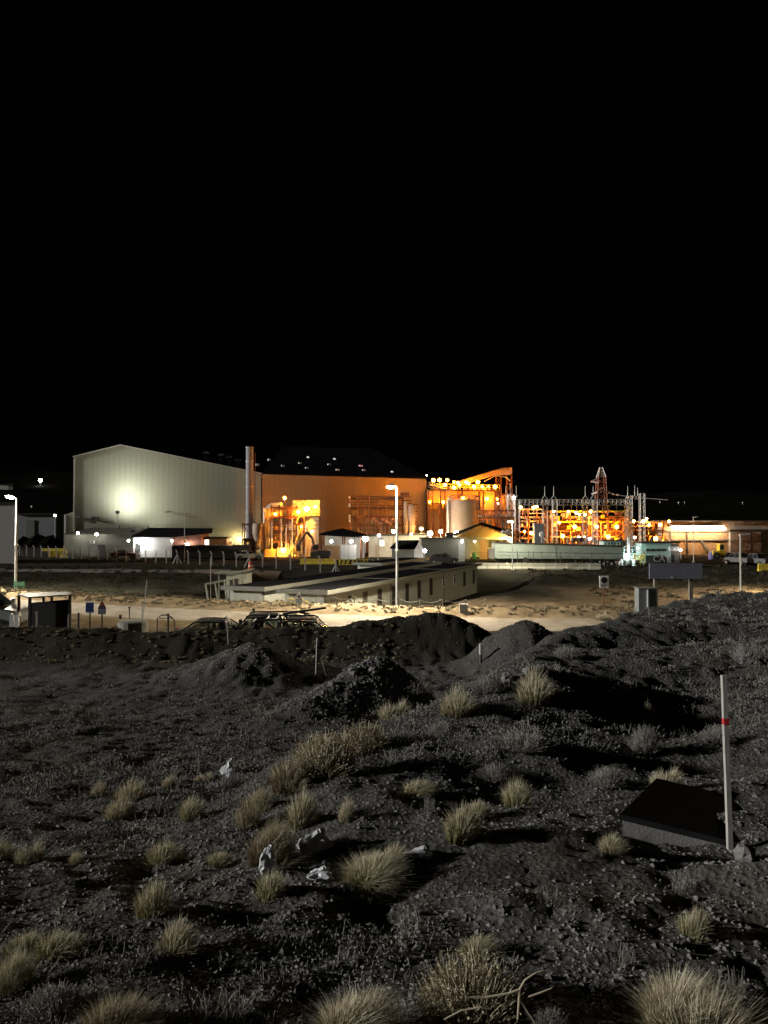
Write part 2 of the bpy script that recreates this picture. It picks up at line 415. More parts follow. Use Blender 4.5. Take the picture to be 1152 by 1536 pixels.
def window(parent, c, w, h, d, n, frame_m, pane_m, bar=True, depth=.10, name='window'):
    """c centre (local), d along the wall, n outward"""
    c, d, n = Vector(c), Vector(d), Vector(n); f = MB(); t = .06
    def bx(mb, x0, x1, z0, z1, y0, y1):
        vs = [c + d*x + n*y + Vector((0,0,z)) for z in (z0,z1) for x, y in ((x0,y0),(x1,y0),(x1,y1),(x0,y1))]
        mb.add(vs, [(0,3,2,1),(4,5,6,7),(0,1,5,4),(1,2,6,5),(2,3,7,6),(3,0,4,7)])
    bx(f, -w/2-t, -w/2, -h/2-t, h/2+t, -.02, depth); bx(f, w/2, w/2+t, -h/2-t, h/2+t, -.02, depth)
    bx(f, -w/2, w/2, h/2, h/2+t, -.02, depth); bx(f, -w/2, w/2, -h/2-t, -h/2, -.02, depth)
    if bar: bx(f, -w/2, w/2, h*.18, h*.18+t, -.02, depth*.9)
    fo = f.build(name, frame_m, parent)
    p = MB(); bx(p, -w/2+.003, w/2-.003, -h/2+.003, h/2-.003, .012, .03); p.build('pane', pane_m, fo)
    return fo

def gable(T, x0, x1, xr, y0, y1, zb, ze0, ze1, zr, wall, roof, over=.4, th=.18, axis='y', names=('wall','roof')):
    """shell with its gable towards the camera: walls and a two-slope roof"""
    w = MB().prism([(x0,zb),(x1,zb),(x1,ze1),(xr,zr),(x0,ze0)], y0, y1); wo = T.p(names[0], w, wall)
    s0 = (zr-ze0)/(xr-x0); s1 = (zr-ze1)/(x1-xr)
    r = MB().prism([(x0-over, ze0-s0*over+.02), (xr, zr+.02), (x1+over, ze1-s1*over+.02), (x1+over, ze1-s1*over+.02+th), (xr, zr+.02+th), (x0-over, ze0-s0*over+.02+th)], y0-over, y1+over)
    ro = T.p(names[1], r, roof); return wo, ro

# ------------------------------------------------------------------ the mill halls
T = Thing('mill_hall', 'tall pale metal-clad hall with off-centre gable lit by a floodlight', 'building', 250, 150, z=-.25)
x0, x1, xr = T.x(111), T.x(393)-.1, T.x(180); e0, e1, er = T.z(685), T.z(711), T.z(668)
T.p('core_wall', MB().prism([(x0+.1,-.3),(x1,-.3),(x1,e1-.15),(xr,er-.15),(x0+.1,e0-.15)], .08, 42), M['greywall'])
def topA(t):
    x = x0+(x1-x0)*t
    return e0+(er-e0)*(x-x0)/(xr-x0) if x < xr else er+(e1-er)*(x-xr)/(x1-xr)
panels(T.o, (x0,.07), (x1,.07), -.3, topA, 34, M['clad'], (0,-1))
ro = T.p('roof', MB().prism([(x0-.3,e0-.05),(xr,er+.02),(x1+.2,e1),(x1+.2,e1+.2),(xr,er+.25),(x0-.3,e0+.15)], -.08, 42), M['roofdark'])
MB().prism([(x0-.3,e0-.08),(xr,er-.01),(x1+.2,e1-.03),(x1+.2,e1+.16),(xr,er+.2),(x0-.3,e0+.11)], -.2, -.085).build('fascia', M['trim'], ro)
T.p('corner_post', MB().box(x0-.12, x0+.12, -.16, .15, -.3, e0-.1), M['trim'])
T.p('corner_post', MB().box(x1-.1, x1+.14, -.16, .15, -.3, e1-.05), M['darksteel'])
lx0 = T.x(97)
le = T.p('lean_to', MB().prism([(lx0,-.3),(x0-.13,-.3),(x0-.13,T.z(767)),(lx0,T.z(772))], .3, 30), M['clad'])
MB().box(lx0-.15, lx0+.1, .1, .45, -.3, T.z(772)).build('corner_post', M['white'], le)
for px in (119, 139, 145):
    v = T.p('wall_vent', MB().box(T.x(px)-.28, T.x(px)+.28, -.32, .0, T.z(780), T.z(775.5)), M['darksteel'])
    MB().prism([(-.33, T.z(775.5)), (.0, T.z(774.6)+.1), (.0, T.z(775.5))], T.x(px)-.33, T.x(px)+.33, 'x').build('hood', M['greywall'], v)
for px, row in ((309,678),(331,681),(343,684),(357,688)):
    dy = 14; xx = T.x(px,dy); zt = T.z(row,dy); v = MB().box(xx-.45,xx+.45,dy-.4,dy+.4,topA((xx-x0)/(x1-x0))-.2,zt-.35).build('roof_vent', M['roofdark'], ro)
    MB().add([(xx-.8,dy-.6,zt-.35),(xx+.8,dy-.6,zt-.35),(xx+.8,dy+.6,zt-.35),(xx-.8,dy+.6,zt-.35),(xx-.3,dy,zt+.2),(xx+.4,dy,zt+.1)], [(0,1,5,4),(1,2,5),(2,3,4,5),(3,0,4),(0,3,2,1)]).build('cowl', M['darksteel'], v)
for px, row in ((252, 768), (316, 793)):
    T.p('wall_fitting', MB().prism([(T.x(px-3.5), T.z(row+.8)), (T.x(px+3), T.z(row+.3)), (T.x(px+4.5), T.z(row-1)), (T.x(px-2), T.z(row-.6))], -.6, .02), M['darksteel'])

RB = up(393, 711, 150); RE = up(640, 718, 165)
T = Thing('concentrator_hall', 'long tan metal-clad hall with black roof glowing orange from plant lamps', 'building', 393, 150, z=-.25)
A2 = Vector((0.05, 0)); B2 = Vector((RE.x-RB.x, 15.0)); dB = (B2-A2).normalized(); nB = Vector((dB.y, -dB.x)); LB = (B2-A2).length
ez = T.z(711)
def PB(s, o, z): p = A2 + dB*s + nB*o; return (p.x, p.y, z)
T.p('core_wall', MB().add([PB(.05,-.1,-.3),PB(LB,-.1,-.3),PB(LB,-30,-.3),(.2,30,-.3),PB(.05,-.1,ez-.1),PB(LB,-.1,ez-.1),PB(LB,-30,ez+8.9),(.2,30,ez+8.0)],
      [(0,3,2,1),(4,5,6,7),(0,1,5,4),(1,2,6,5),(2,3,7,6),(3,0,4,7)]), M['greywall'])
panels(T.o, A2-nB*.1, B2-nB*.1, -.3, lambda t: ez-.05, 32, M['clad2'], nB)
ro = T.p('roof', MB().add([PB(-.1,.35,ez-.02),PB(LB+.4,.35,ez-.02),PB(LB+.4,-30.5,ez+9.1),(.1,30.5,ez+8.25),PB(-.1,.35,ez+.25),PB(LB+.4,.35,ez+.25),PB(LB+.4,-30.5,ez+9.4),(.1,30.5,ez+8.55)],
      [(0,3,2,1),(4,5,6,7),(0,1,5,4),(1,2,6,5),(2,3,7,6),(3,0,4,7)]), M['roofdark'])
T.p('dado_band', MB().add([PB(18.6,.0,-.3),PB(25.5,.0,-.3),PB(25.5,.16,-.3),PB(18.6,.16,-.3),PB(18.6,.0,4.6),PB(25.5,.0,4.6),PB(25.5,.16,4.6),PB(18.6,.16,4.6)],
      [(0,3,2,1),(4,5,6,7),(0,1,5,4),(1,2,6,5),(2,3,7,6),(3,0,4,7)]), M['clad2'])
M['skyl'] = emit('skylight_glow', (1,.93,.85), .45); M['skyd'] = emit('skylight_dim', (.9,.92,1), .012); M['skyr'] = emit('skylight_pink', (1,.45,.5), .3)
for px, row, w, mm in ((309,678,5,'skyd'),(331,682,4,'skyd'),(386,698,6,'skyd'),(404,690,5,'skyd'),(424,700,6,'skyd'),(450,696,6,'skyd'),(462,686.5,3.4,'skyl'),(460,703,6,'skyd'),(494,698,6,'skyd'),(502,689.5,3.4,'skyl'),(506,706,6,'skyd'),(541,699.5,7,'skyr'),(546,706.5,6,'skyd'),(588,709,3.6,'skyl')):
    # height on the sloping roof: find the roof point on the ray
    best = None
    for s in np.arange(-1, LB, .25):
        for dpt in np.arange(.5, 30, .25):
            p = PB(s, -dpt, ez+.25+dpt*.3); Y = p[1]+T.Y
            e = (CX+(p[0]+T.X)/Y*F-px)**2 + (HZ-(p[2]+T.zb-ZC)/Y*F-row)**2
            if best is None or e < best[0]: best = (e, s, dpt)
    _, s, dpt = best
    if best[0] > 20: continue
    v = MB(); ww = w*.065
    v.add([PB(s-ww,-dpt+.25,ez+.2+dpt*.3-.1),PB(s+ww,-dpt+.25,ez+.2+dpt*.3-.1),PB(s+ww,-dpt-.25,ez+.2+dpt*.3+.05),PB(s-ww,-dpt-.25,ez+.2+dpt*.3+.05),
           PB(s-ww*.8,-dpt+.2,ez+.55+dpt*.3),PB(s+ww*.8,-dpt+.2,ez+.55+dpt*.3),PB(s+ww*.8,-dpt-.2,ez+.62+dpt*.3),PB(s-ww*.8,-dpt-.2,ez+.62+dpt*.3)],
          [(0,3,2,1),(4,5,6,7),(0,1,5,4),(1,2,6,5),(2,3,7,6),(3,0,4,7)])
    v.build('skylight', M[mm], ro)

# ------------------------------------------------------------------ chimney stack
T = Thing('chimney_stack', 'tall slim grey steel chimney with ring joints braced to the hall', 'chimney', 374.5, 146, z=-.25)
zt = T.z(670); r = .72
T.p('shaft', MB().lathe([(r,3.2),(r,zt),(r-.12,zt),(r-.12,zt-.4),(.05,zt-.4)], 20), M['stack'], smooth=False)
for row in (692, 730, 768, 671):
    T.p('flange', MB().lathe([(r,T.z(row)-.08),(r+.12,T.z(row)-.06),(r+.12,T.z(row)+.06),(r,T.z(row)+.08)], 20), M['steel'])
for row in (714, 748, 780, 783):
    T.p('brace', MB().tube((r*.6,.3,T.z(row)),(T.x(393),3.8,T.z(row)),.07,6), M['steel'])
T.p('brace', MB().tube((-r*.6,.3,T.z(715)),(T.x(362),3.9,T.z(713)),.07,6), M['steel'])
T.p('ladder', MB().tube((r+.25,-.1,4),(r+.25,-.1,zt-1),.05,5).tube((r+.25,.3,4),(r+.25,.3,zt-1),.05,5), M['ruststeel'])
ba = MB()
for sx in (-1,1):
    for sy in (-1,1): ba.tube((sx*1.2,sy*1.2,-.2),(sx*1.2,sy*1.2,T.z(785)),.12,4)
for z in (1.2, T.z(810), T.z(786)):
    for sx in (-1,1): ba.tube((sx*1.2,-1.2,z),(sx*1.2,1.2,z),.1,4).tube((-1.2,sx*1.2,z),(1.2,sx*1.2,z),.1,4)
ba.tube((-1.2,-1.2,1.2),(1.2,-1.2,T.z(810)),.07,4).tube((-1.2,-1.2,T.z(786)),(1.2,-1.2,T.z(810)),.07,4)
T.p('support_frame', ba, M['ruststeel'])
T.p('fan_casing', MB().box(-1.0,1.0,-1.0,1.0,-.2,3.3), M['greywall'])

# ------------------------------------------------------------------ process tower with ducts
T = Thing('process_tower', 'rust-coloured steel frame tower of vessels, bent ducts and platforms glowing orange', 'tower', 435, 142, z=-.25)
fr = lambda a, b, y, m='ruststeel', rr=.11: T.p('beam', MB().tube(a, b, rr, 4), M[m])
cols = (396, 409, 421, 434, 447, 458)
for px in cols:
    for y in (-2.0, 3.0):
        T.p('column', MB().box(T.x(px)-.13, T.x(px)+.13, y-.13, y+.13, -.1, T.z(758 if px > 405 else 790)), M['ruststeel'])
for row in (762, 776, 786, 797, 812, 824):
    for y in (-2.15, 3.15):
        T.p('beam', MB().box(T.x(409), T.x(458.5), y-.06, y+.06, T.z(row)-.12, T.z(row)+.12), M['ruststeel'])
for row in (776, 797, 812):
    pl = T.p('platform', MB().box(T.x(409.5), T.x(458), -1.8, 2.8, T.z(row)+.14, T.z(row)+.2), M['darksteel'])
    ra = MB()
    for h in (.55, 1.1): ra.tube((T.x(409.5),-1.9,T.z(row)+.2+h),(T.x(458),-1.9,T.z(row)+.2+h),.035,4)
    for k in range(9): xx = T.x(409.5+k*6); ra.tube((xx,-1.9,T.z(row)+.2),(xx,-1.9,T.z(row)+1.3),.035,4)
    ra.build('handrail', M['yellow'], pl)
for a, b, r0, r1 in ((409,421,812,797),(421,434,797,812),(434,447,797,812),(447,458,786,797),(434,447,776,786)):
    T.p('brace', MB().tube((T.x(a),-2.3,T.z(r0)),(T.x(b),-2.3,T.z(r1)),.07,4), M['ruststeel'])
# ducts and vessels
pts = [(T.x(402),.2,T.z(826)),(T.x(402),.2,T.z(790)),(T.x(402),.2,T.z(768))]
for k in range(6):
    a = PI - k*PI/10; pts.append((T.x(402)+(1-math.cos(k*PI/10))*1.1, .2, T.z(768)+math.sin(k*PI/10)*1.1))
pts += [(T.x(420),.2,T.z(768)+1.12),(T.x(424),.2,T.z(757))]
T.p('elbow_duct', MB().bend(pts, .62, 14), M['steel'], smooth=True)
T.p('duct', MB().tube((T.x(398),-.6,0),(T.x(398),-.6,T.z(762)),.3,10), M['steel'])
T.p('hopper', MB().lathe([(.25,T.z(824)),(.3,T.z(818)),(1.05,T.z(800)),(1.05,T.z(787)),(.9,T.z(785))], 18, (T.x(388),-.5,0)), M['tank'], smooth=True)
T.p('vessel', MB().lathe([(.3,.2),(1.15,1.4),(1.15,T.z(792)),(.8,T.z(788)),(.2,T.z(786))], 18, (T.x(416),.6,0)), M['tank'], smooth=True)
T.p('vessel', MB().lathe([(.3,2.2),(1.3,3.0),(1.3,T.z(786)),(.8,T.z(783)),(.2,T.z(781))], 18, (T.x(438),.4,0)), M['stack'], smooth=True)
T.p('enclosure', MB().box(T.x(440), T.x(458), -1.5, 2.5, T.z(774), T.z(752)), M['clad2'])
T.p('enclosure', MB().box(T.x(413), T.x(424), -.5, 2.0, T.z(777), T.z(766)), M['clad2'])
tk = T.p('storage_tank', MB().lathe([(1.28,-.1),(1.28,T.z(776)),(1.15,T.z(775)),(.1,T.z(773))], 24, (T.x(468),-.2,0)), M['white'], smooth=False)
rr = MB()
for rw in (781, 787, 793): rr.lathe([(1.29,T.z(rw)-.05),(1.35,T.z(rw)-.04),(1.35,T.z(rw)+.04),(1.29,T.z(rw)+.05)], 24, (T.x(468),-.2,0))
rr.build('tank_band', M['steel'], tk)
pl = T.p('platform', MB().box(T.x(458.5), T.x(481), -1.9, 1.6, T.z(774)-.1, T.z(774)), M['darksteel'])
ra = MB()
for h in (.5, 1.1): ra.tube((T.x(458.5),-1.95,T.z(774)+h),(T.x(481),-1.95,T.z(774)+h),.05,4)
for k in range(5): xx = T.x(459+k*5.5); ra.tube((xx,-1.95,T.z(774)),(xx,-1.95,T.z(774)+1.15),.05,4)
ra.build('handrail', M['ruststeel'], pl)
T.p('penthouse', MB().box(T.x(440.5), T.x(479), .2, 1.8, T.z(773), T.z(750)), M['clad2'])
T.p('skirt_wall', MB().box(T.x(401), T.x(418), -2.6, -2.45, -.2, T.z(823)), M['orangewall'])
T.p('skirt_wall', MB().box(T.x(419), T.x(434), -2.9, -2.75, -.2, T.z(821)), M['clad2'])
st = MB()
for k in range(7):
    st.tube((T.x(436+k*3),-2.6,-.1),(T.x(436+k*3),-2.6,2.4+.5*(k%2)),.06,5)
T.p('pipe_cluster', st, M['steel'])
for k, (a, b) in enumerate(((.3,2.4),(2.4,.3))): 
    T.p('stair', MB().tube((T.x(447),-2.5-k*.15,3+k*3),(T.x(457),-2.5-k*.15,6+k*3),.13,4), M['yellow'])
for px in (411, 425, 432, 441, 449, 455):
    T.p('riser_pipe', MB().tube((T.x(px),-2.45,0),(T.x(px),-2.45,T.z(random.uniform(775,800))),.1,6), M['steel'])

# ------------------------------------------------------------------ sheds in front of the pale hall
T = Thing('workshop_shed', 'long low grey shed with two bright lamps under its eaves', 'shed', 165, 141)
f0, f1 = T.x(96), T.x(205)
T.p('wall', MB().box(f0, f1, 0, 7, -.2, T.z(801)), M['greywall'])
T.p('roof', MB().add([(f0-.2,-.4,T.z(801)),(f1,-.4,T.z(801)),(f1+5,7.4,T.z(801)),(f0-.2,7.4,T.z(801)),(f0+4,3.5,T.z(791)),(f1+2,3.5,T.z(793))],
      [(0,1,5,4),(1,2,5),(2,3,4,5),(3,0,4),(0,3,2,1)]), M['darksteel'])
panels(T.o, (f0,0), (f1,0), -.2, lambda t: T.z(801)-.05, 14, M['greywall'], (0,-1))
T.p('door', MB().box(T.x(147), T.x(158), -.25, -.08, -.1, T.z(817)), M['darksteel'])
ac = T.p('cooling_unit', MB().box(T.x(138), T.x(143), -.6, -.065, T.z(815), T.z(811)), M['white'])
MB().lathe([(.18,0),(.2,.03)], 12).build('fan', M['darksteel'], ac).matrix_local = Matrix.Translation((T.x(140.5), -.6, T.z(813))) @ Matrix.Rotation(PI/2, 4, 'X')
for px in (172, 189, 216): T.p('roof_pipe', MB().tube((T.x(px),2.5,T.z(793)),(T.x(px),2.5,T.z(788)),.1,6), M['darksteel'])

T = Thing('garage_shed', 'shed with black roof, white lit side and rust-red gable end', 'shed', 255, 137)
g0, g1, g2 = T.x(200), T.x(258), T.x(302)
T.p('side_wall', MB().box(g0, g1, 0, 6.5, -.2, T.z(806)), M['palewall'])
panels(T.o, (g0,-.005), (g1,-.005), -.2, lambda t: T.z(806)-.08, 8, M['palewall'], (0,-1))
T.p('gable_wall', MB().prism([(g1,-.2),(g2,-.2),(g2,T.z(801)),(g1,T.z(807))], -.1, 6.2), M['redwall'])
T.p('roof', MB().add([(g0-.3,-.5,T.z(806)),(g1,-.5,T.z(807)+.1),(g2+.3,-.5,T.z(800.5)),(g2+.4,7,T.z(800)),(g0+.5,7,T.z(797.5)),
                     (g0-.3,-.5,T.z(806)+.2),(g1,-.5,T.z(807)+.3),(g2+.3,-.5,T.z(800.5)+.2),(g2+.4,7,T.z(800)+.9),(g0+.5,7,T.z(797.5)+.7)],
      [(4,3,2,1,0),(5,6,7,8,9),(0,1,6,5),(1,2,7,6),(2,3,8,7),(3,4,9,8),(4,0,5,9)]), M['roofdark'])
for px in (205, 264):
    d = T.p('door', MB().box(T.x(px), T.x(px+6), -.22, -.12 if px > 250 else -.08, -.1, T.z(815)), M['darksteel'] if px < 250 else M['redwall'])
    MB().box(T.x(px+4.7), T.x(px+5.2), -.28, -.225, 1.0, 1.12).build('handle', M['steel'], d)
T.p('post', MB().box(T.x(259.5), T.x(261), -.9, -.75, -.2, T.z(808)), M['white'])
T = Thing('site_annex', 'small low annex with one bright window beside the rust-red gable', 'shed', 322, 139)
T.p('wall', MB().box(T.x(302.5), T.x(340), 0, 5, -.2, T.z(808)), M['clad2'])
T.p('roof', MB().box(T.x(301.5), T.x(342), -.5, 5.3, T.z(808)+.003, T.z(805.5)), M['darksteel'])
M['litwin'] = emit('lit_window', (1,.92,.75), 2.2)
window(T.o, (T.x(310.5), -.01, T.z(813.5)), .75, .95, (1,0,0), (0,-1,0), M['white'], M['litwin'], bar=False)
T = Thing('yard_wall', 'long dark yard wall in front of the garage shed', 'wall', 315, 131)
for k in range(9):
    T.p('wall_panel', MB().box(T.x(258+k*13), T.x(270.8+k*13), 0, .18, -.3, T.z(818.5)+(.04 if k % 2 else 0)), M['darksteel'])
T.p('coping', MB().box(T.x(257.5), T.x(375.5), -.06, .24, T.z(818.5)+.05, T.z(817.6)+.05), M['greywall'])

# canopy shed
T = Thing('canopy_shed', 'open shed with dark pyramid roof over a blazing white interior', 'shed', 512, 126)
cx0, cx1 = T.x(481), T.x(545)
for px in (482, 514, 541):
    for y in (0, 6): T.p('post', MB().box(T.x(px)-.1, T.x(px)+.1, y, y+.2, -.2, T.z(804)), M['ruststeel'])
T.p('roof', MB().add([(cx0-.2,-.6,T.z(801)),(cx1+.3,-.6,T.z(805)),(cx1+.3,6.8,T.z(802)),(cx0-.2,6.8,T.z(799)),(T.x(512),3,T.z(792.5)),
                     (cx0-.2,-.6,T.z(801)-.2),(cx1+.3,-.6,T.z(805)-.2),(cx1+.3,6.8,T.z(802)-.2),(cx0-.2,6.8,T.z(799)-.2)],
     [(0,1,4),(1,2,4),(2,3,4),(3,0,4),(8,7,6,5),(0,5,6,1),(1,6,7,2),(2,7,8,3),(3,8,5,0)]), M['roofdark'])
T.p('low_wall', MB().box(T.x(484), T.x(510), -.15, .05, -.2, T.z(818)), M['orangewall'])
for k in range(2): T.p('door_leaf', MB().box(T.x(511.5+k*12), T.x(522.5+k*12), -.12, .0, -.2, T.z(817)), M['white'])
T.p('back_wall', MB().box(cx0, cx1, 6.3, 6.45, -.2, T.z(803)), M['palewall'])

# low pale buildings behind the fence
T = Thing('site_office', 'low pale flat-roofed office with dark eaves lit by wall lamps', 'building', 597, 138)
for k, (a, b) in enumerate(((553,589),(590,612),(613,640))):
    T.p('wall', MB().box(T.x(a), T.x(b), .3*k, 6, -.2, T.z(804-.6*k)), M['palewall'])
    T.p('roof', MB().box(T.x(a-1.5), T.x(b+.8), .3*k-.6, 6.3, T.z(804-.6*k)+.004, T.z(801.5-.6*k)), M['darksteel'])
window(T.o, (T.x(573), -.01, T.z(815)), .7, .9, (1,0,0), (0,-1,0), M['white'], M['litwin'], bar=False)
for px in (563, 601, 628): T.p('door', MB().box(T.x(px), T.x(px+6), -.06 if px < 590 else .2, .02 if px < 590 else .62, -.1, T.z(817)), M['clad2'])

T = Thing('guard_hut', 'small dark green hut with a glaring white lit gable', 'hut', 611, 112)
ang = 0.0
h0, h1 = T.x(588), T.x(621); 
T.p('side_wall', MB().box(h0, h1, 0, 4.2, -.3, T.z(824)), M['greywall'])
T.p('gable_wall', MB().prism([(h1+.003,-.3),(T.x(635),-.3),(T.x(635),T.z(822)),(T.x(628),T.z(812.5)),(h1+.003,T.z(822))], .0, 4.2), M['white'])
T.p('roof', MB().add([(h0-.3,-.35,T.z(823)),(h1+.1,-.35,T.z(823.5)),(T.x(628.5),-.35,T.z(812)),(T.x(596),1.8,T.z(812)),
                     (h0-.3,-.35,T.z(823)+.12),(h1+.1,-.35,T.z(823.5)+.12),(T.x(628.5),-.35,T.z(812)+.12),(T.x(596),1.8,T.z(812)+.12),(h0-.3,4.4,T.z(823)+.05),(T.x(628.5),4.4,T.z(812)+.1)],
     [(0,3,2,1),(4,5,6,7),(0,1,5,4),(1,2,6,5),(3,0,4,7),(4,7,8),(7,6,9,8)]), M['roofdark'])

T = Thing('equipment_block', 'big plain grey box building with a small roof unit beside the guard hut', 'building', 660, 119)
T.p('wall', MB().box(T.x(632), T.x(688), 0, 7, -.3, T.z(808)), M['greywall'])
panels(T.o, (T.x(632),-.003), (T.x(688),-.003), -.3, lambda t: T.z(808)-.02, 8, M['greywall'], (0,-1))
T.p('parapet', MB().box(T.x(631), T.x(690), -.2, 7.2, T.z(808)+.003, T.z(806.5)), M['darksteel'])
T.p('roof_unit', MB().box(T.x(670), T.x(680.5), 1, 3, T.z(806.5)+.003, T.z(799)), M['darksteel'])
T.p('door', MB().box(T.x(664), T.x(671), -.16, -.07, -.1, T.z(829)), M['darksteel'])
T.p('side_door', MB().box(T.x(688.5), T.x(698), 1, 1.3, -.2, T.z(808)), M['white'])

T = Thing('gable_warehouse', 'gabled warehouse with orange front, dark roof and yellow glowing open door', 'building', 728, 129)
w0, w1, wr = T.x(685), T.x(768), T.x(720)
zt, ze = T.z(788), T.z(803)
T.p('front_gable', MB().prism([(w0+.2,ze-.3),(w1-.2,ze-.3),(wr,zt-.1)], 0, .15), M['orangewall'])
panels(T.o, (w0,0), (T.x(705),0), -.3, lambda t: ze-.32, 3, M['palewall'], (0,-1))
panels(T.o, (T.x(719),0), (T.x(731),0), -.3, lambda t: ze-.32, 2, M['orangewall'], (0,-1))
T.p('lintel', MB().box(T.x(705), w1, -.05, .1, T.z(809), ze-.31), M['palewall'])
T.p('back_wall', MB().box(w0, w1, 9, 9.2, -.3, ze), M['palewall'])
T.p('side_wall', MB().box(w0, w0+.15, .1, 9, -.3, ze), M['palewall'])
T.p('side_wall', MB().box(w1-.15, w1, 1.5, 9, -.3, ze), M['palewall'])
T.p('corner_post', MB().box(w1-.3, w1, -.1, .15, -.3, T.z(809)-.01), M['white'])
sl = (zt-ze)/(wr-w0); sr = (zt-ze)/(w1-wr)
T.p('roof', MB().add([(w0-.5,-.5,ze-.15),(wr,-.5,zt+.05),(w1+.5,-.5,ze-.1),(w1+1.6,9.6,ze+.4),(wr+1.5,9.6,zt+.4),(w0,9.6,ze),
      (w0-.5,-.5,ze+.02),(wr,-.5,zt+.22),(w1+.5,-.5,ze+.07),(w1+1.6,9.6,ze+.57),(wr+1.5,9.6,zt+.57),(w0,9.6,ze+.17)],
      [(0,1,4,5),(1,2,3,4),(6,11,10,7),(7,10,9,8),(0,6,7,1),(1,7,8,2),(2,8,9,3),(5,4,10,11),(4,3,9,10),(5,11,6,0)]), M['roofdark'])
for k, (px, hh) in enumerate(((711,1.0),(733,1.6),(742,1.1),(750,2.0),(758,1.3))):
    D = Thing('storage_drum', ('green drum inside the warehouse doorway','rust drum just right of the warehouse doorway','short green drum in the open warehouse bay','tall rust drum in the open warehouse bay','green drum rightmost in the open warehouse bay')[k], 'drum', px, 131.5+.6*(k%3))
    D.p('body', MB().lathe([(.32,-.1),(.34,0),(.32,hh*.5),(.34,hh*.5+.05),(.32,hh)], 12), M['ruststeel'] if k % 2 else M['green'])
    D.p('lid', MB().lathe([(.3,hh+.002),(.31,hh+.04),(.05,hh+.05)], 12), M['darksteel'])
for k in range(3):
    T.p('fence_rail', MB().box(T.x(706), T.x(766), -1.4, -1.35, .4+.35*k, .46+.35*k), M['ruststeel'])

# ------------------------------------------------------------------ big tank, orange building, conveyor
T = Thing('process_tank', 'large upright cylindrical tank with handrail and side ladder', 'tank', 696, 141, z=-.25)
R = T.x(718)-.1
T.p('shell', MB().lathe([(R,-.1),(R,T.z(751)),(R-.1,T.z(750.5)),(.1,T.z(746))], 40), M['tank'], smooth=False)
for rw in (765, 780): T.p('seam_band', MB().lathe([(R+.003,T.z(rw)-.06),(R+.07,T.z(rw)-.05),(R+.07,T.z(rw)+.05),(R+.003,T.z(rw)+.06)], 40), M['tank'])
ra = MB()
for k in range(24):
    a = 2*PI*k/24; b = 2*PI*(k+1)/24
    p = lambda q, z: ((R-.1)*math.cos(q), (R-.1)*math.sin(q), z)
    ra.tube(p(a,T.z(751)), p(a,T.z(743)), .04, 4)
    for z in (T.z(746.5), T.z(743)): ra.tube(p(a,z), p(b,z), .04, 4)
T.p('handrail', ra, M['ruststeel'])
T.p('standpipe', MB().bend([(-R-.35,-.6,0),(-R-.35,-.6,T.z(752)),(-R-.2,-.6,T.z(748)),(-R+.4,-.6,T.z(747))], .28, 10), M['steel'])
la = MB()
for s in (-.2,.2): la.tube((R+.5+s,-.6,0),(R+.5+s,-.6,T.z(744)),.05,4)
for k in range(26): la.tube((R+.3,-.6,.4+k*.35),(R+.7,-.6,.4+k*.35),.03,4)
T.p('ladder', la, M['ruststeel'])
T.p('loop_pipe', MB().bend([(R-.7,-1,T.z(751)),(R-.7,-1,T.z(746)),(R-.3,-1,T.z(744.5)),(R+.2,-1,T.z(746)),(R+.2,-1,T.z(775))], .14, 8), M['darksteel'])

T = Thing('thickener_building', 'ochre clad building behind the round tank glowing deep orange', 'building', 705, 158, z=-.25)
T.p('core_wall', MB().box(T.x(641.5), T.x(744), .2, 14, -.3, T.z(736)), M['orangewall'])
panels(T.o, (T.x(641.5),.18), (T.x(744),.18), -.3, lambda t: T.z(736)-.05, 20, M['orangewall'], (0,-1))
T.p('roof', MB().box(T.x(641), T.x(745), -.4, 14.4, T.z(736)+.004, T.z(733.5)), M['darksteel'])
T.p('annex_wall', MB().box(T.x(744.1), T.x(772), 1, 12, -.3, T.z(742)), M['clad2'])
T.p('annex_roof', MB().box(T.x(744.2), T.x(773), .5, 12.4, T.z(742)+.004, T.z(740.5)), M['ruststeel'])
for row in (755, 765.5):
    pl = T.p('walkway', MB().box(T.x(642), T.x(674), -2.4, .1, T.z(row)-.15, T.z(row)), M['ruststeel'])
    ra = MB()
    for h in (.5, 1.1): ra.tube((T.x(642),-2.35,T.z(row)+h),(T.x(674),-2.35,T.z(row)+h),.04,4)
    for k in range(9): ra.tube((T.x(642+k*4),-2.35,T.z(row)),(T.x(642+k*4),-2.35,T.z(row)+1.1),.04,4)
    ra.build('handrail', M['yellow'], pl)
for px in (642, 658, 673):
    T.p('column', MB().box(T.x(px)-.15, T.x(px)+.15, -2.5, -2.2, -.2, T.z(755)), M['ruststeel'])

T = Thing('conveyor_gallery', 'inclined enclosed conveyor gallery rising to a square end over the plant', 'conveyor', 730, 156, z=-.25)
T.p('casing', MB().prism([(T.x(688),T.z(730)),(T.x(740),T.z(713.5)),(T.x(766.5),T.z(712)),(T.x(766.5),T.z(702.5)),(T.x(752),T.z(703)),(T.x(690),T.z(722))], -1.4, 1.4), M['clad2'])
T.p('roof_sheet', MB().prism([(T.x(690),T.z(721.8)),(T.x(752),T.z(702.8)),(T.x(767),T.z(702.3)),(T.x(767),T.z(701.3)),(T.x(752),T.z(701.8)),(T.x(690),T.z(720.8))], -1.6, 1.6), M['darksteel'])
T.p('underframe', MB().tube((T.x(725),-1.2,T.z(723)),(T.x(742),-1.2,T.z(714)),.12,4).tube((T.x(742),-1.2,T.z(714)),(T.x(758),-1.2,T.z(716)),.12,4).tube((T.x(758),-1.2,T.z(716)),(T.x(764),-1.2,T.z(722)),.12,4), M['steel'])
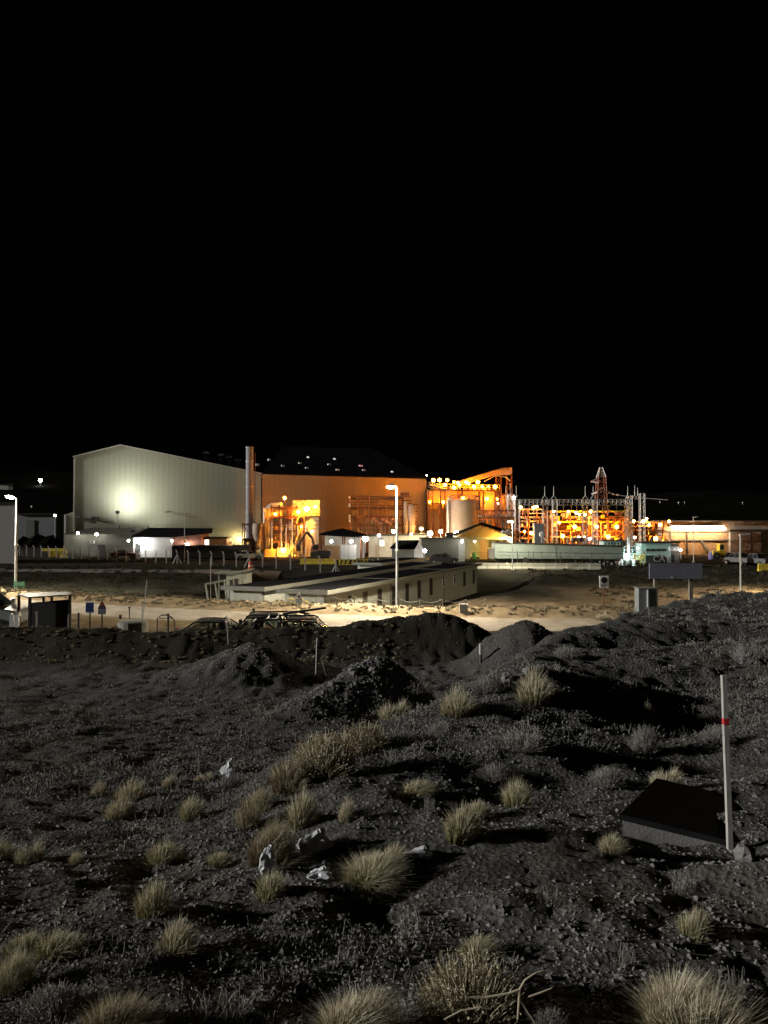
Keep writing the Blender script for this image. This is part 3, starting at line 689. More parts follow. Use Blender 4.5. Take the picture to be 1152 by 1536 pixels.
for px in (748, 764):
    T.p('trestle', MB().lattice((T.x(px),0,-.1),(T.x(px),0,T.z(713)),1.0,.09,9,(1,0,0)), M['ruststeel'])
T = Thing('lamp_gallery', 'orange steel walkway deck crowded with glowing sodium lamps', 'walkway', 700, 151, z=-.25)
dk = T.p('deck', MB().prism([(T.x(640),T.z(729.5)),(T.x(655),T.z(735)),(T.x(748),T.z(737)),(T.x(748),T.z(736)),(T.x(655),T.z(733.8)),(T.x(640),T.z(728.5))], -1.2, 1.2), M['ruststeel'])
ra = MB()
for h in (.55, 1.1):
    for y in (-1.15, 1.15): ra.tube((T.x(655),y,T.z(733.8)+h),(T.x(748),y,T.z(736)+h),.045,4)
for k in range(20): 
    xx = 655+k*4.9; ra.tube((T.x(xx),-1.15,T.z(733.8+.024*(xx-655))),(T.x(xx),-1.15,T.z(733.8+.024*(xx-655))+1.1),.045,4)
ra.build('handrail', M['yellow'], dk)
for px in (646, 664, 690, 722, 746):
    T.p('trestle', MB().lattice((T.x(px),0,-.1),(T.x(px),0,T.z(736.5)),.9,.08,10,(1,0,0)), M['ruststeel'])
for k in range(9): T.p('roof_fitting', MB().box(T.x(676+k*7), T.x(679.5+k*7), -.5, .5, T.z(735.5), T.z(729+2.5*(k%3))), M['orangewall'] if k % 2 else M['ruststeel'])
for k, row in enumerate((727, 730, 733)):
    T.p('pipe', MB().tube((T.x(642),-.9+.5*k,T.z(row-3)),(T.x(676),-.9+.5*k,T.z(row+6)),.14,6), M['steel'])

T = Thing('pipe_bridge', 'trussed pipe bridge with handrails running from the round tank to the substation', 'bridge', 745, 138, z=-.25)
tr = MB()
for y in (-.9,.9):
    for row in (766, 777): tr.box(T.x(718), T.x(775), y-.08, y+.08, T.z(row)-.12, T.z(row)+.12)
    for k in range(11): 
        a, b = 719+k*5, 724+k*5
        tr.tube((T.x(a),y,T.z(777 if k%2 else 766)),(T.x(b),y,T.z(766 if k%2 else 777)),.07,4)
T.p('truss', tr, M['ruststeel'])
for k in range(4): T.p('pipe', MB().tube((T.x(718),-.6+.4*k,T.z(774)),(T.x(775),-.6+.4*k,T.z(774)),.15,8), M['steel'])
for px in (722, 746, 770): T.p('column', MB().box(T.x(px)-.15, T.x(px)+.15, -.15, .15, -.1, T.z(777)), M['ruststeel'])
for px, w in ((727,2.2),(735,2.2),(756,2.6)): T.p('riser', MB().tube((T.x(px),.2,0),(T.x(px),.2,T.z(780)),w*.12,10), M['tank'])

# pipe rack in front of the tan hall
T = Thing('pipe_rack', 'dark multi-level pipe rack standing against the tan hall wall', 'pipe rack', 570, 149, z=-.25)
for px in (526, 537, 547, 554, 567, 580, 592, 604):
    for y in (-1.2, 1.2): T.p('column', MB().box(T.x(px)-.13, T.x(px)+.13, y-.13, y+.13, -.1, T.z(744+ (px-526)*.02)), M['ruststeel'])
for row in (745, 750, 754, 758, 763, 775, 788): 
    T.p('pipe', MB().tube((T.x(526),-1.0,T.z(row)),(T.x(617),-1.0,T.z(row+1)),.13 if row not in (763,775) else .2,6), M['ruststeel'])
for row in (747, 761, 775, 786, 795):
    T.p('beam', MB().box(T.x(526), T.x(606), 1.1, 1.25, T.z(row)-.12, T.z(row)+.12), M['darksteel'])
for k in range(34):
    px = 527+k*2.3; z0 = T.z(799); T.p('riser_pipe', MB().tube((T.x(px),-1.5+.5*(k%3),z0),(T.x(px),-1.5+.5*(k%3),T.z(random.choice((784,788,778)))),.09,5), M['steel'] if k % 3 else M['ruststeel'])
for k in range(8): T.p('valve_box', MB().cbox((T.x(560+k*5),-1.6,T.z(779+3*(k%3))),.6,.5,.5), M['redwall'])
for px in (525,):
    for row in (746.5, 757, 759.5, 774, 778, 782): T.p('junction_box', MB().cbox((T.x(px),-1.6,T.z(row)),.35,.3,.35), M['white'])
T = Thing('scrubber_unit', 'pair of tall slim vertical columns at the end of the pipe rack', 'column', 614, 146, z=-.25)
for px, top, r in ((609,752,.42),(617.5,757,.72)):
    c = T.p('column_shell', MB().lathe([(r,-.1),(r,T.z(top)-.3),(r*.6,T.z(top)),(.05,T.z(top)+.1)], 16, (T.x(px),0,0)), M['tank'], smooth=True)
    MB().lathe([(r+.02,T.z(790)),(r+.12,T.z(790)),(r+.12,T.z(789)),(r+.02,T.z(789))], 16, (T.x(px),0,0)).build('flange', M['steel'], c)
for k in range(7): T.p('stub_pipe', MB().tube((T.x(619),0,T.z(757+k*5)),(T.x(627),0,T.z(757+k*5)),.12,6), M['ruststeel'])
T.p('head_box', MB().box(T.x(601), T.x(614), -1, 1, T.z(744), T.z(739)), M['ruststeel'])
# ------------------------------------------------------------------ substation
T = Thing('substation_gantry', 'grey lattice steel substation gantry with lightning spikes along its beam', 'gantry', 865, 134, z=-.25)
def latcol(px, top, y=0, w=.75): return T.p('lattice_column', MB().lattice((T.x(px),y,-.1),(T.x(px),y,T.z(top)),w,.055,13,(1,0,0)), M['steel'])
for px in (777, 819, 832, 879, 892, 943): latcol(px, 750, .8*(px % 2))
latcol(953, 742, 3); latcol(957.5, 741, -2)
for a, b in ((775, 819), (819, 832), (832, 879), (879, 892), (892, 945)):
    T.p('lattice_beam', MB().lattice((T.x(a)+.05,.4,T.z(753.3)),(T.x(b)-.05,.4,T.z(753.3)),.95,.06,max(3,int((b-a)/6)),(0,0,1)), M['steel'])
for px, top in ((818,729),(831.5,729),(879,729),(891,729),(943,729),(953.5,728),(958,731)):
    sp = T.p('lightning_spike', MB().tube((T.x(px),.4,T.z(743)),(T.x(px),.4,T.z(top)),.07,6,.03), M['steel'])
    MB().tube((T.x(px)-.5,.4,T.z(749)),(T.x(px),.4,T.z(742.5)),.06,4).tube((T.x(px)+.5,.4,T.z(749)),(T.x(px),.4,T.z(742.5)),.06,4).build('spike_foot', M['steel'], sp)
for px in (787, 795, 806, 846, 858, 866, 905, 915, 926):
    T.p('dropper', MB().tube((T.x(px),.4,T.z(757)),(T.x(px),.6,T.z(770)),.04,4), M['steel'])
    T.p('insulator', MB().lathe([(.05,T.z(762)),(.16,T.z(761.5)),(.06,T.z(761)),(.16,T.z(760.5)),(.06,T.z(760)),(.16,T.z(759.5)),(.05,T.z(758))], 8, (T.x(px),.4,0)), M['porcelain'])

for k, (px, top, Y) in enumerate(((759,728,139),(766,728,141),(774,729,136),(966,742,138))):
    pass
T = Thing('lightning_mast', 'thin lightning rods standing on a steel mast beside the end of the conveyor', 'mast', 766, 139, z=-.25)
T.p('lattice_column', MB().lattice((0,0,-.1),(0,0,T.z(742)),1.1,.07,12,(1,0,0)), M['steel'])
for px, top in ((759,729),(765.5,725),(774.5,729)): T.p('rod', MB().tube((T.x(px),0,T.z(744)),(T.x(px),0,T.z(top)),.06,5), M['steel'])
T.p('cross_head', MB().box(T.x(758), T.x(776), -.1, .1, T.z(744)-.1, T.z(744)+.1), M['steel'])

# racks of bus pipes behind the gantry: tiers of beams, pipes and risers
def bus_rack(name, label, px0, px1, Y, rows, colpx, m, seed, zz=-.25, top=766):
    rnd = random.Random(seed)
    T = Thing(name, label, 'pipe rack', (px0+px1)/2, Y, z=zz)
    for px in colpx:
        for y in (-1.6, 1.6): T.p('column', MB().box(T.x(px)-.12, T.x(px)+.12, y-.12, y+.12, -.1, T.z(top)), M['ruststeel'])
        for row in rows[::2]: T.p('cross_beam', MB().box(T.x(px)-.1, T.x(px)+.1, -1.5, 1.5, T.z(row)-.28, T.z(row)-.1), M['ruststeel'])
    for row in rows:
        for y in (-1.3, -.4, .7):
            T.p('pipe', MB().tube((T.x(px0+rnd.uniform(0,6)),y,T.z(row)+.1),(T.x(px1-rnd.uniform(0,6)),y,T.z(row)+.1),rnd.uniform(.08,.2),6), M[rnd.choice(m)])
    for k in range(int((px1-px0)/4.6)):
        px = px0+2+k*4.6+rnd.uniform(-1,1); a = rnd.choice(rows); b = a+rnd.uniform(8,30)
        T.p('riser_pipe', MB().tube((T.x(px),-1.8,T.z(a)),(T.x(px),-1.8,max(-.1,T.z(b))),rnd.uniform(.06,.13),5), M[rnd.choice(m)])
    for k in range(int((px1-px0)/5)):
        px = rnd.uniform(px0, px1); row = rnd.choice(rows)+rnd.uniform(2,10)
        T.p('valve_box', MB().cbox((T.x(px),-1.7,T.z(row)),rnd.uniform(.4,.9),.5,rnd.uniform(.4,.9)), M[rnd.choice(m)])
    for k in range(int((px1-px0)/12)):
        px = px0+6+k*12
        T.p('brace', MB().tube((T.x(px-5),-1.9,T.z(rows[-1])),(T.x(px+5),-1.9,T.z(rows[-2])),.06,4), M['ruststeel'])
    return T
bus_rack('pipe_rack', 'long tiered rack of glowing orange pipes behind the substation gantry', 822, 945, 146, (768,777,783.5,797,806), (824,852,880,908,936), ('steel','ruststeel','tank','yellow'), 3)
bus_rack('pipe_rack', 'short pipe rack with two white strip pipes left of the grey tower', 776, 818, 147, (765,771,777,783,791,799,808), (777,790,803,816), ('steel','ruststeel','tank'), 5)
bus_rack('pipe_rack', 'orange pipe rack between the gantry end and the tan warehouse', 947, 994, 148, (784,790,797,805,813), (949,962,976,990), ('steel','ruststeel','orangewall'), 9, top=782)

T = Thing('switchgear_hall', 'low ochre clad hall seen through the orange pipe rack', 'building', 880, 152, z=-.25)
T.p('core_wall', MB().box(T.x(824), T.x(943), .2, 9, -.3, T.z(775)), M['orangewall'])
panels(T.o, (T.x(824),.18), (T.x(943),.18), -.3, lambda t: T.z(775)-.05, 16, M['ruststeel'], (0,-1))
T.p('roof', MB().box(T.x(823), T.x(944), -.3, 9.3, T.z(775)+.004, T.z(773.6)), M['ruststeel'])
# breakers and transformers under the gantry
rnd = random.Random(4)
for k in range(15):
    px = 782+k*11.2+rnd.uniform(-3,3); Y = 129+rnd.uniform(-3,3)
    if 800 < px < 818: continue
    T = Thing('circuit_breaker', 'porcelain circuit breaker on a steel stand under the substation gantry', 'breaker', px, Y, 'circuit breakers in the substation')
    hh = rnd.uniform(1.6, 2.4)
    st = MB()
    for s in (-.3,.3): st.tube((s,0,-.2),(s,0,hh),.07,4)
    st.tube((-.3,0,.3),(.3,0,hh-.1),.05,4)
    T.p('stand', st, M['steel'])
    T.p('insulator', MB().lathe([(.12,hh)]+[(r_, hh+.1+.07*i) for i, r_ in enumerate((.24,.13)*8)]+[(.1,hh+1.3)], 8), M['porcelain'])
    T.p('control_box', MB().box(-.35,.35,-.35,-.1,.7,1.4), M['white'] if k % 2 else M['greywall'])
T = Thing('power_transformer', 'power transformer with cooling fins and bushings under the substation gantry', 'transformer', 868, 128)
T.p('tank', MB().box(-1.6,1.6,-.9,.9,.2,2.6), M['greywall'])
for k in range(9): T.p('cooling_fin', MB().box(-1.5+k*.36,-1.38+k*.36,-1.4,-.905,.5,2.3), M['greywall'])
for k in range(3): T.p('bushing', MB().lathe([(.14,2.6)]+[(r_,2.7+.08*i) for i, r_ in enumerate((.22,.12)*6)]+[(.04,3.9)], 8, (-1+k,0,0)), M['porcelain'])
T.p('conservator', MB().lathe([(.3,-1.2),(.35,-1.1),(.35,1.1),(.3,1.2)], 12), M['greywall']).matrix_local = Matrix.Translation((0,.5,3.3)) @ Matrix.Rotation(PI/2, 4, 'Y')

T = Thing('transmission_pylon', 'tall lattice transmission pylon with drooping arms above the substation', 'pylon', 902, 165, z=-.25)
T.p('lattice_body', MB().lattice((0,0,-.1),(0,0,T.z(716)),(3.0,1.6),.11,15,(1,0,0)), M['ruststeel'])
T.p('lattice_peak', MB().lattice((0,0,T.z(716)+.02),(0,0,T.z(701)),(1.6,.5),.08,5,(1,0,0)), M['steel'])
for x1, r0, r1 in ((887,721,722),(888,739,741),(919,737,741)):
    T.p('cross_arm', MB().tube((0,0,T.z(r0-6)),(T.x(x1),0,T.z(r1)),.09,4).tube((0,0,T.z(r0)),(T.x(x1),0,T.z(r1)),.09,4).tube((T.x((x1+902)/2),0,T.z(r1-2)),(0,0,T.z(r0)),.05,4), M['steel'])
for x1, r1, x2, r2 in ((887,722,897,725),(919,741,926,743),(888,741,895,739)):
    T.p('insulator_string', MB().tube((T.x(x1),0,T.z(r1)),(T.x(x2),-1,T.z(r2)),.2,8), M['porcelain'])
T.p('conductor', MB().bend([(T.x(926),-1,T.z(743)),(T.x(938),-8,T.z(745)*.955),(T.x(943)-.8,-25,T.z(744)*.86)], .03, 4), M['steel'])

T = Thing('grey_silo', 'narrow grey rectangular tower behind the long trailer', 'tower', 809, 124)
T.p('casing', MB().box(T.x(802), T.x(815.5), 0, 1.6, -.2, T.z(786)), M['stack'])
T.p('cap', MB().box(T.x(801.6), T.x(815.9), -.05, 1.65, T.z(786)+.003, T.z(784.8)), M['steel'])
T.p('bracket', MB().tube((T.x(814),-.2,T.z(806)),(T.x(820),-.4,T.z(812)),.08,5), M['white'])
def drum(px, row, Y, label, r=.42, mount=3.0):
    P = up(px, row, Y); T = Thing('drum_antenna', label, 'antenna', px, Y, 'round drum antennas')
    z = P.z-T.zb
    T.p('mast', MB().tube((0,.35,-.2),(0,.35,z+.5),.06,6), M['steel'])
    d = T.p('drum', MB().lathe([(r*.9,-.22),(r,-.2),(r,.2),(r*.95,.22),(r*.3,.25)], 20), M['white']); d.matrix_local = Matrix.Translation((0,0,z)) @ Matrix.Rotation(PI/2, 4, 'X')
    MB().lathe([(.08,.26),(.09,.3)], 10).build('hub', M['greywall'], d)
drum(813, 801.5, 121, 'white round drum antenna in front of the grey tower')
drum(754.5, 799, 124, 'left of the paired pale drum antennas above the warehouse roof edge', .36)
drum(762, 798.5, 124.5, 'right of the paired pale drum antennas above the warehouse roof edge', .44)

# ------------------------------------------------------------------ long trailer and generators
T = Thing('power_trailer', 'long pale green-grey box trailer on wheels with a low rail along its side', 'trailer', 838, 104)
t0, t1 = T.x(742), T.x(935)
ztop0, ztop1, zbot = T.z(815), T.z(820), 1.15
body = T.p('box_body', MB().prism([(t0,zbot+.1),(t1,zbot),(t1,ztop1),(t0,ztop0)], 0, 2.6), M['trailer'])
n = 12
for k in range(n):
    a, b = t0+(t1-t0)*k/n+.02, t0+(t1-t0)*(k+1)/n-.02
    za, zb_ = ztop0+(ztop1-ztop0)*k/n-.04, ztop0+(ztop1-ztop0)*(k+1)/n-.04
    T.p('side_panel', MB().prism([(a,zbot+.14),(b,zbot+.14),(b,zb_),(a,za)], -.035, -.003), M['trailer'])
T.p('roof_edge', MB().prism([(t0-.1,ztop0+.003),(t1+.1,ztop1+.003),(t1+.1,ztop1+.14),(t0-.1,ztop0+.14)], -.12, 2.7), M['darksteel'])
T.p('end_panel', MB().box(t0-.5, t0-.005, .2, 2.4, 1.2, T.z(823)), M['greywall'])
T.p('chassis', MB().box(t0+.3, t1-.3, .5, 2.1, .85, zbot+.09), M['darksteel'])
for px in (786, 789, 880, 893, 906, 918):
    w = T.p('wheel', MB().lathe([(.32,-.14),(.5,-.14),(.52,0),(.5,.14),(.32,.14)], 18), M['rubber']); w.matrix_local = Matrix.Translation((T.x(px),.35,.52)) @ Matrix.Rotation(PI/2, 4, 'X')
    MB().lathe([(.1,-.15),(.31,-.12),(.31,.12),(.1,.16)], 14).build('rim', M['steel'], w)
for px in (762, 776, 822, 838, 855, 868): T.p('landing_leg', MB().box(T.x(px)-.12, T.x(px)+.12, .5, .8, -.15, .86), M['darksteel'])
ra = MB()
for h in (2.15,): ra.tube((t0+.4,-.5,h),(t1-.4,-.5,h-.25),.035,4)
for px in (775, 792, 799, 811, 833, 839, 862, 886, 905, 925): ra.tube((T.x(px),-.5,.0),(T.x(px),-.5,2.3-.0015*(px-775)),.035,4)
T.p('rail', ra, M['darksteel'])
T.p('vent_grille', MB().box(T.x(785), T.x(791), -.08, -.036, T.z(842), T.z(836)), M['darksteel'])
T.p('panel_frame', MB().box(T.x(833.3), T.x(834), -.06, -.036, 1.3, T.z(819)), M['darksteel'])
for k in range(9):
    C = Thing('storage_crate', 'low pale or grey crate stored in the row under the long trailer', 'crate', 780+k*17, 106.2, 'crates under the trailer')
    C.p('box', MB().box(-.36, .36+.15*(k%3), -.4, .4, -.15, .42+.1*(k%2)), M['white'] if k % 2 else M['greywall'])
    C.p('lid', MB().box(-.39, .39+.15*(k%3), -.43, .43, .423+.1*(k%2), .47+.1*(k%2)), M['greywall'])

T = Thing('generator_cabin', 'pale turquoise lit control cabin with a row of small windows on the trailer roof end', 'cabin', 917, 117)
T.p('wall', MB().box(T.x(905), T.x(931), 0, 2.4, -.2, T.z(812)), M['cyan'])
T.p('roof', MB().box(T.x(904), T.x(940), -.2, 2.7, T.z(812)+.004, T.z(810.5)), M['darksteel'])
T.p('rear_wall', MB().box(T.x(931)+.003, T.x(939), .1, 2.3, -.2, T.z(812)), M['greywall'])
for k in range(5): window(T.o, (T.x(908.5+k*4.6), -.01, T.z(815.6)), .3, .33, (1,0,0), (0,-1,0), M['cyan'], M['glass'], bar=False, depth=.05)
T = Thing('generator_set', 'turquoise containerised generator with louvres and a dark CAT badge panel', 'generator', 992, 112)
T.p('container', MB().box(T.x(962), T.x(1006), 0, 2.6, .2, T.z(815)), M['cyan'])
T.p('radiator_end', MB().box(T.x(1006)+.003, T.x(1019), .1, 2.5, .2, T.z(816)), M['greywall'])
T.p('roof', MB().box(T.x(961), T.x(1020), -.15, 2.8, T.z(815)+.004, T.z(812.5)), M['darksteel'])
for k in range(4): T.p('louvre', MB().box(T.x(968+k*8), T.x(975+k*8), -.06, -.003, T.z(826.5), T.z(823)), M['darksteel'])
for k in range(8): T.p('roof_fitting', MB().box(T.x(1003+k*2.1), T.x(1004.4+k*2.1), -.3, .2, T.z(826), T.z(820+k%2)), M['white'])
T.p('exhaust', MB().tube((T.x(982),1.2,T.z(812)),(T.x(982),1.2,T.z(808)),.22,10), M['darksteel'])
bp = T.p('badge_panel', MB().box(T.x(968), T.x(1000), -.12, -.063, T.z(845), T.z(833)), M['darksteel'])
T.p('side_door', MB().box(T.x(1007.5), T.x(1011.5), .02, .095, .3, T.z(832)), M['darksteel'])
tc = bpy.data.curves.new('lettering', 'FONT'); tc.body = 'CAT'; tc.size = 1.25; tc.extrude = .012; tc.align_x = 'CENTER'; tc.align_y = 'CENTER'; tc.offset = .02
to = bpy.data.objects.new('tmp_text', tc); col.objects.link(to)
dg = bpy.context.evaluated_depsgraph_get(); me = bpy.data.meshes.new_from_object(to.evaluated_get(dg)); bpy.data.objects.remove(to)
lt = link('lettering', me, None, bp); me.materials.clear(); me.materials.append(M['white'])
lt.matrix_local = Matrix.Translation((T.x(991.5), -.135, T.z(838.5))) @ Matrix.Rotation(PI/2, 4, 'X')

T = Thing('access_platform', 'turquoise railed platform with white tank and yellow stairs at the trailer end', 'platform', 952, 110)
dk = T.p('deck', MB().box(T.x(936), T.x(968), 0, 1.6, T.z(830)-.1, T.z(830)), M['cyan'])
ra = MB()
for h in (.5,1.0): ra.tube((T.x(936),-.05,T.z(830)+h),(T.x(968),-.05,T.z(830)+h),.05,4)
for k in range(6): ra.tube((T.x(936+k*6.4),-.05,T.z(830)),(T.x(936+k*6.4),-.05,T.z(830)+1),.05,4)
ra.build('handrail', M['cyan'], dk)
for px in (937, 951, 966): T.p('post', MB().box(T.x(px)-.08, T.x(px)+.08, .1, .26, -.2, T.z(830)-.1), M['cyan'])
T.p('tank', MB().lathe([(.3,-.9),(.5,-.8),(.5,.8),(.3,.9)], 16), M['white'], smooth=True).matrix_local = Matrix.Translation((T.x(942),.4,T.z(836))) @ Matrix.Rotation(PI/2, 4, 'Y')
T.p('white_post', MB().box(T.x(940), T.x(943.5), -.4, -.1, -.2, T.z(806)), M['white'])
st = MB()
for s in (0,.9): st.tube((T.x(949)+s*0,-.3-s,-.1),(T.x(964),-.3-s,T.z(832)),.07,4)
T.p('stringer', st, M['yellow'])
for k in range(7): T.p('step', MB().box(T.x(949+2*k)-.05, T.x(949+2*k)+.2, -1.2, -.3, .05+k*.3, .1+k*.3), M['yellow'])
for px in (947, 951, 955, 960): T.p('guard_post', MB().tube((T.x(px),-1.6,-.2),(T.x(px),-1.6,1.5),.06,5), M['yellow'])
T.p('guard_rail', MB().tube((T.x(945),-1.6,1.4),(T.x(962),-1.6,1.4),.06,5).tube((T.x(945),-1.6,.8),(T.x(962),-1.6,.8),.06,5), M['yellow'])
for k in range(7):
    D = Thing('fuel_drum', 'fuel drum in the cluster at the foot of the turquoise platform', 'drum', 926+k*5, 109-.5*(k%2), 'fuel drums by the platform')
    D.p('body', MB().lathe([(.26,-.1),(.28,.04),(.28,.8),(.26,.84)], 12), M['white'] if k % 2 else M['darksteel'])
    D.p('lid', MB().lathe([(.25,.842),(.24,.86),(.05,.865)], 12), M['steel'])

# ------------------------------------------------------------------ tan warehouse on the right
T = Thing('tan_warehouse', 'long low tan clad warehouse with bright strip light and big sliding door', 'building', 1080, 150, z=-.25)
a0, a1 = T.x(994), T.x(1260)
T.p('core_wall', MB().box(a0, a1, .2, 22, -.3, T.z(782)), M['clad2'])
panels(T.o, (a0,.18), (T.x(1094),.18), -.3, lambda t: T.z(783), 12, M['orangewall'], (0,-1))  # orange lamplight on the tan wall is put into these panels' colour
panels(T.o, (T.x(1142),.18), (a1,.18), -.3, lambda t: T.z(783), 14, M['clad2'], (0,-1))
panels(T.o, (T.x(1094)+.03,.18), (T.x(1142)-.03,.18), T.z(797), lambda t: T.z(783), 6, M['clad2'], (0,-1))
T.p('roof', MB().box(a0-.4, a1+.4, -.3, 22.3, T.z(782)+.004, T.z(780.3)), M['darksteel'])
for k in range(3): 
    d = T.p('sliding_door', MB().box(T.x(1095+k*15.4), T.x(1110+k*15.4), -.15-.05*(k%2), .1, -.2, T.z(798)), M['tank'])
    MB().box(T.x(1095+k*15.4)+.1, T.x(1110+k*15.4)-.1, -.24-.05*(k%2), -.155-.05*(k%2), T.z(811)-.1, T.z(811)+.1).build('rail', M['greywall'], d)
T.p('canopy_beam', MB().box(a0, T.x(1095), -.22, .1, T.z(797.5), T.z(795.5)), M['greywall'])
T.p('girt', MB().box(a0, T.x(1094), -.08, .115, T.z(811), T.z(809)), M['greywall'])
T.p('girt', MB().box(T.x(1095), a1, -.08, .1, T.z(796.8), T.z(794.2)), M['darksteel'])
T.p('brace', MB().add([(T.x(1049),-.2,T.z(810)),(T.x(1052),-.2,T.z(810)),(T.x(1067),-.2,T.z(832)),(T.x(1064),-.2,T.z(832)),(T.x(1049),.1,T.z(810)),(T.x(1052),.1,T.z(810)),(T.x(1067),.1,T.z(832)),(T.x(1064),.1,T.z(832))],
     [(0,3,2,1),(4,5,6,7),(0,1,5,4),(1,2,6,5),(2,3,7,6),(3,0,4,7)]), M['greywall'])
for px in (1005, 1030, 1094): T.p('column', MB().box(T.x(px)-.12, T.x(px)+.12, -.12, .11, -.2, T.z(798)), M['darksteel'] if px < 1090 else M['white'])
M['strip'] = emit('strip_light_glow', (1,.74,.5), 62); M['striphot'] = emit('strip_lamp_glow', (1,.9,.78), 110)
o = MB().box(0, T.x(1080)-T.x(1003), -.12, .12, -.32, .32).build('strip_light', M['strip'], None); o.location = (T.x(1003)+T.X, 148.5, T.z(791.5)+T.zb)
o.name = 'diffuser'; e = bpy.data.objects.new('strip_light', None); col.objects.link(e); e.location = o.location; o.location = (0,0,0); o.parent = e
MB().box(-.1, T.x(1080)-T.x(1003)+.1, .125, 1.6, .18, .4).build('housing', M['greywall'], e)
tag(e, 'long white strip light along the tan warehouse wall', 'lamp')
flood(1087, 793, 149, (1,.9,.78), 160, .42, 'glaring lamp at the right end of the warehouse strip light', None, .9, 'wall')

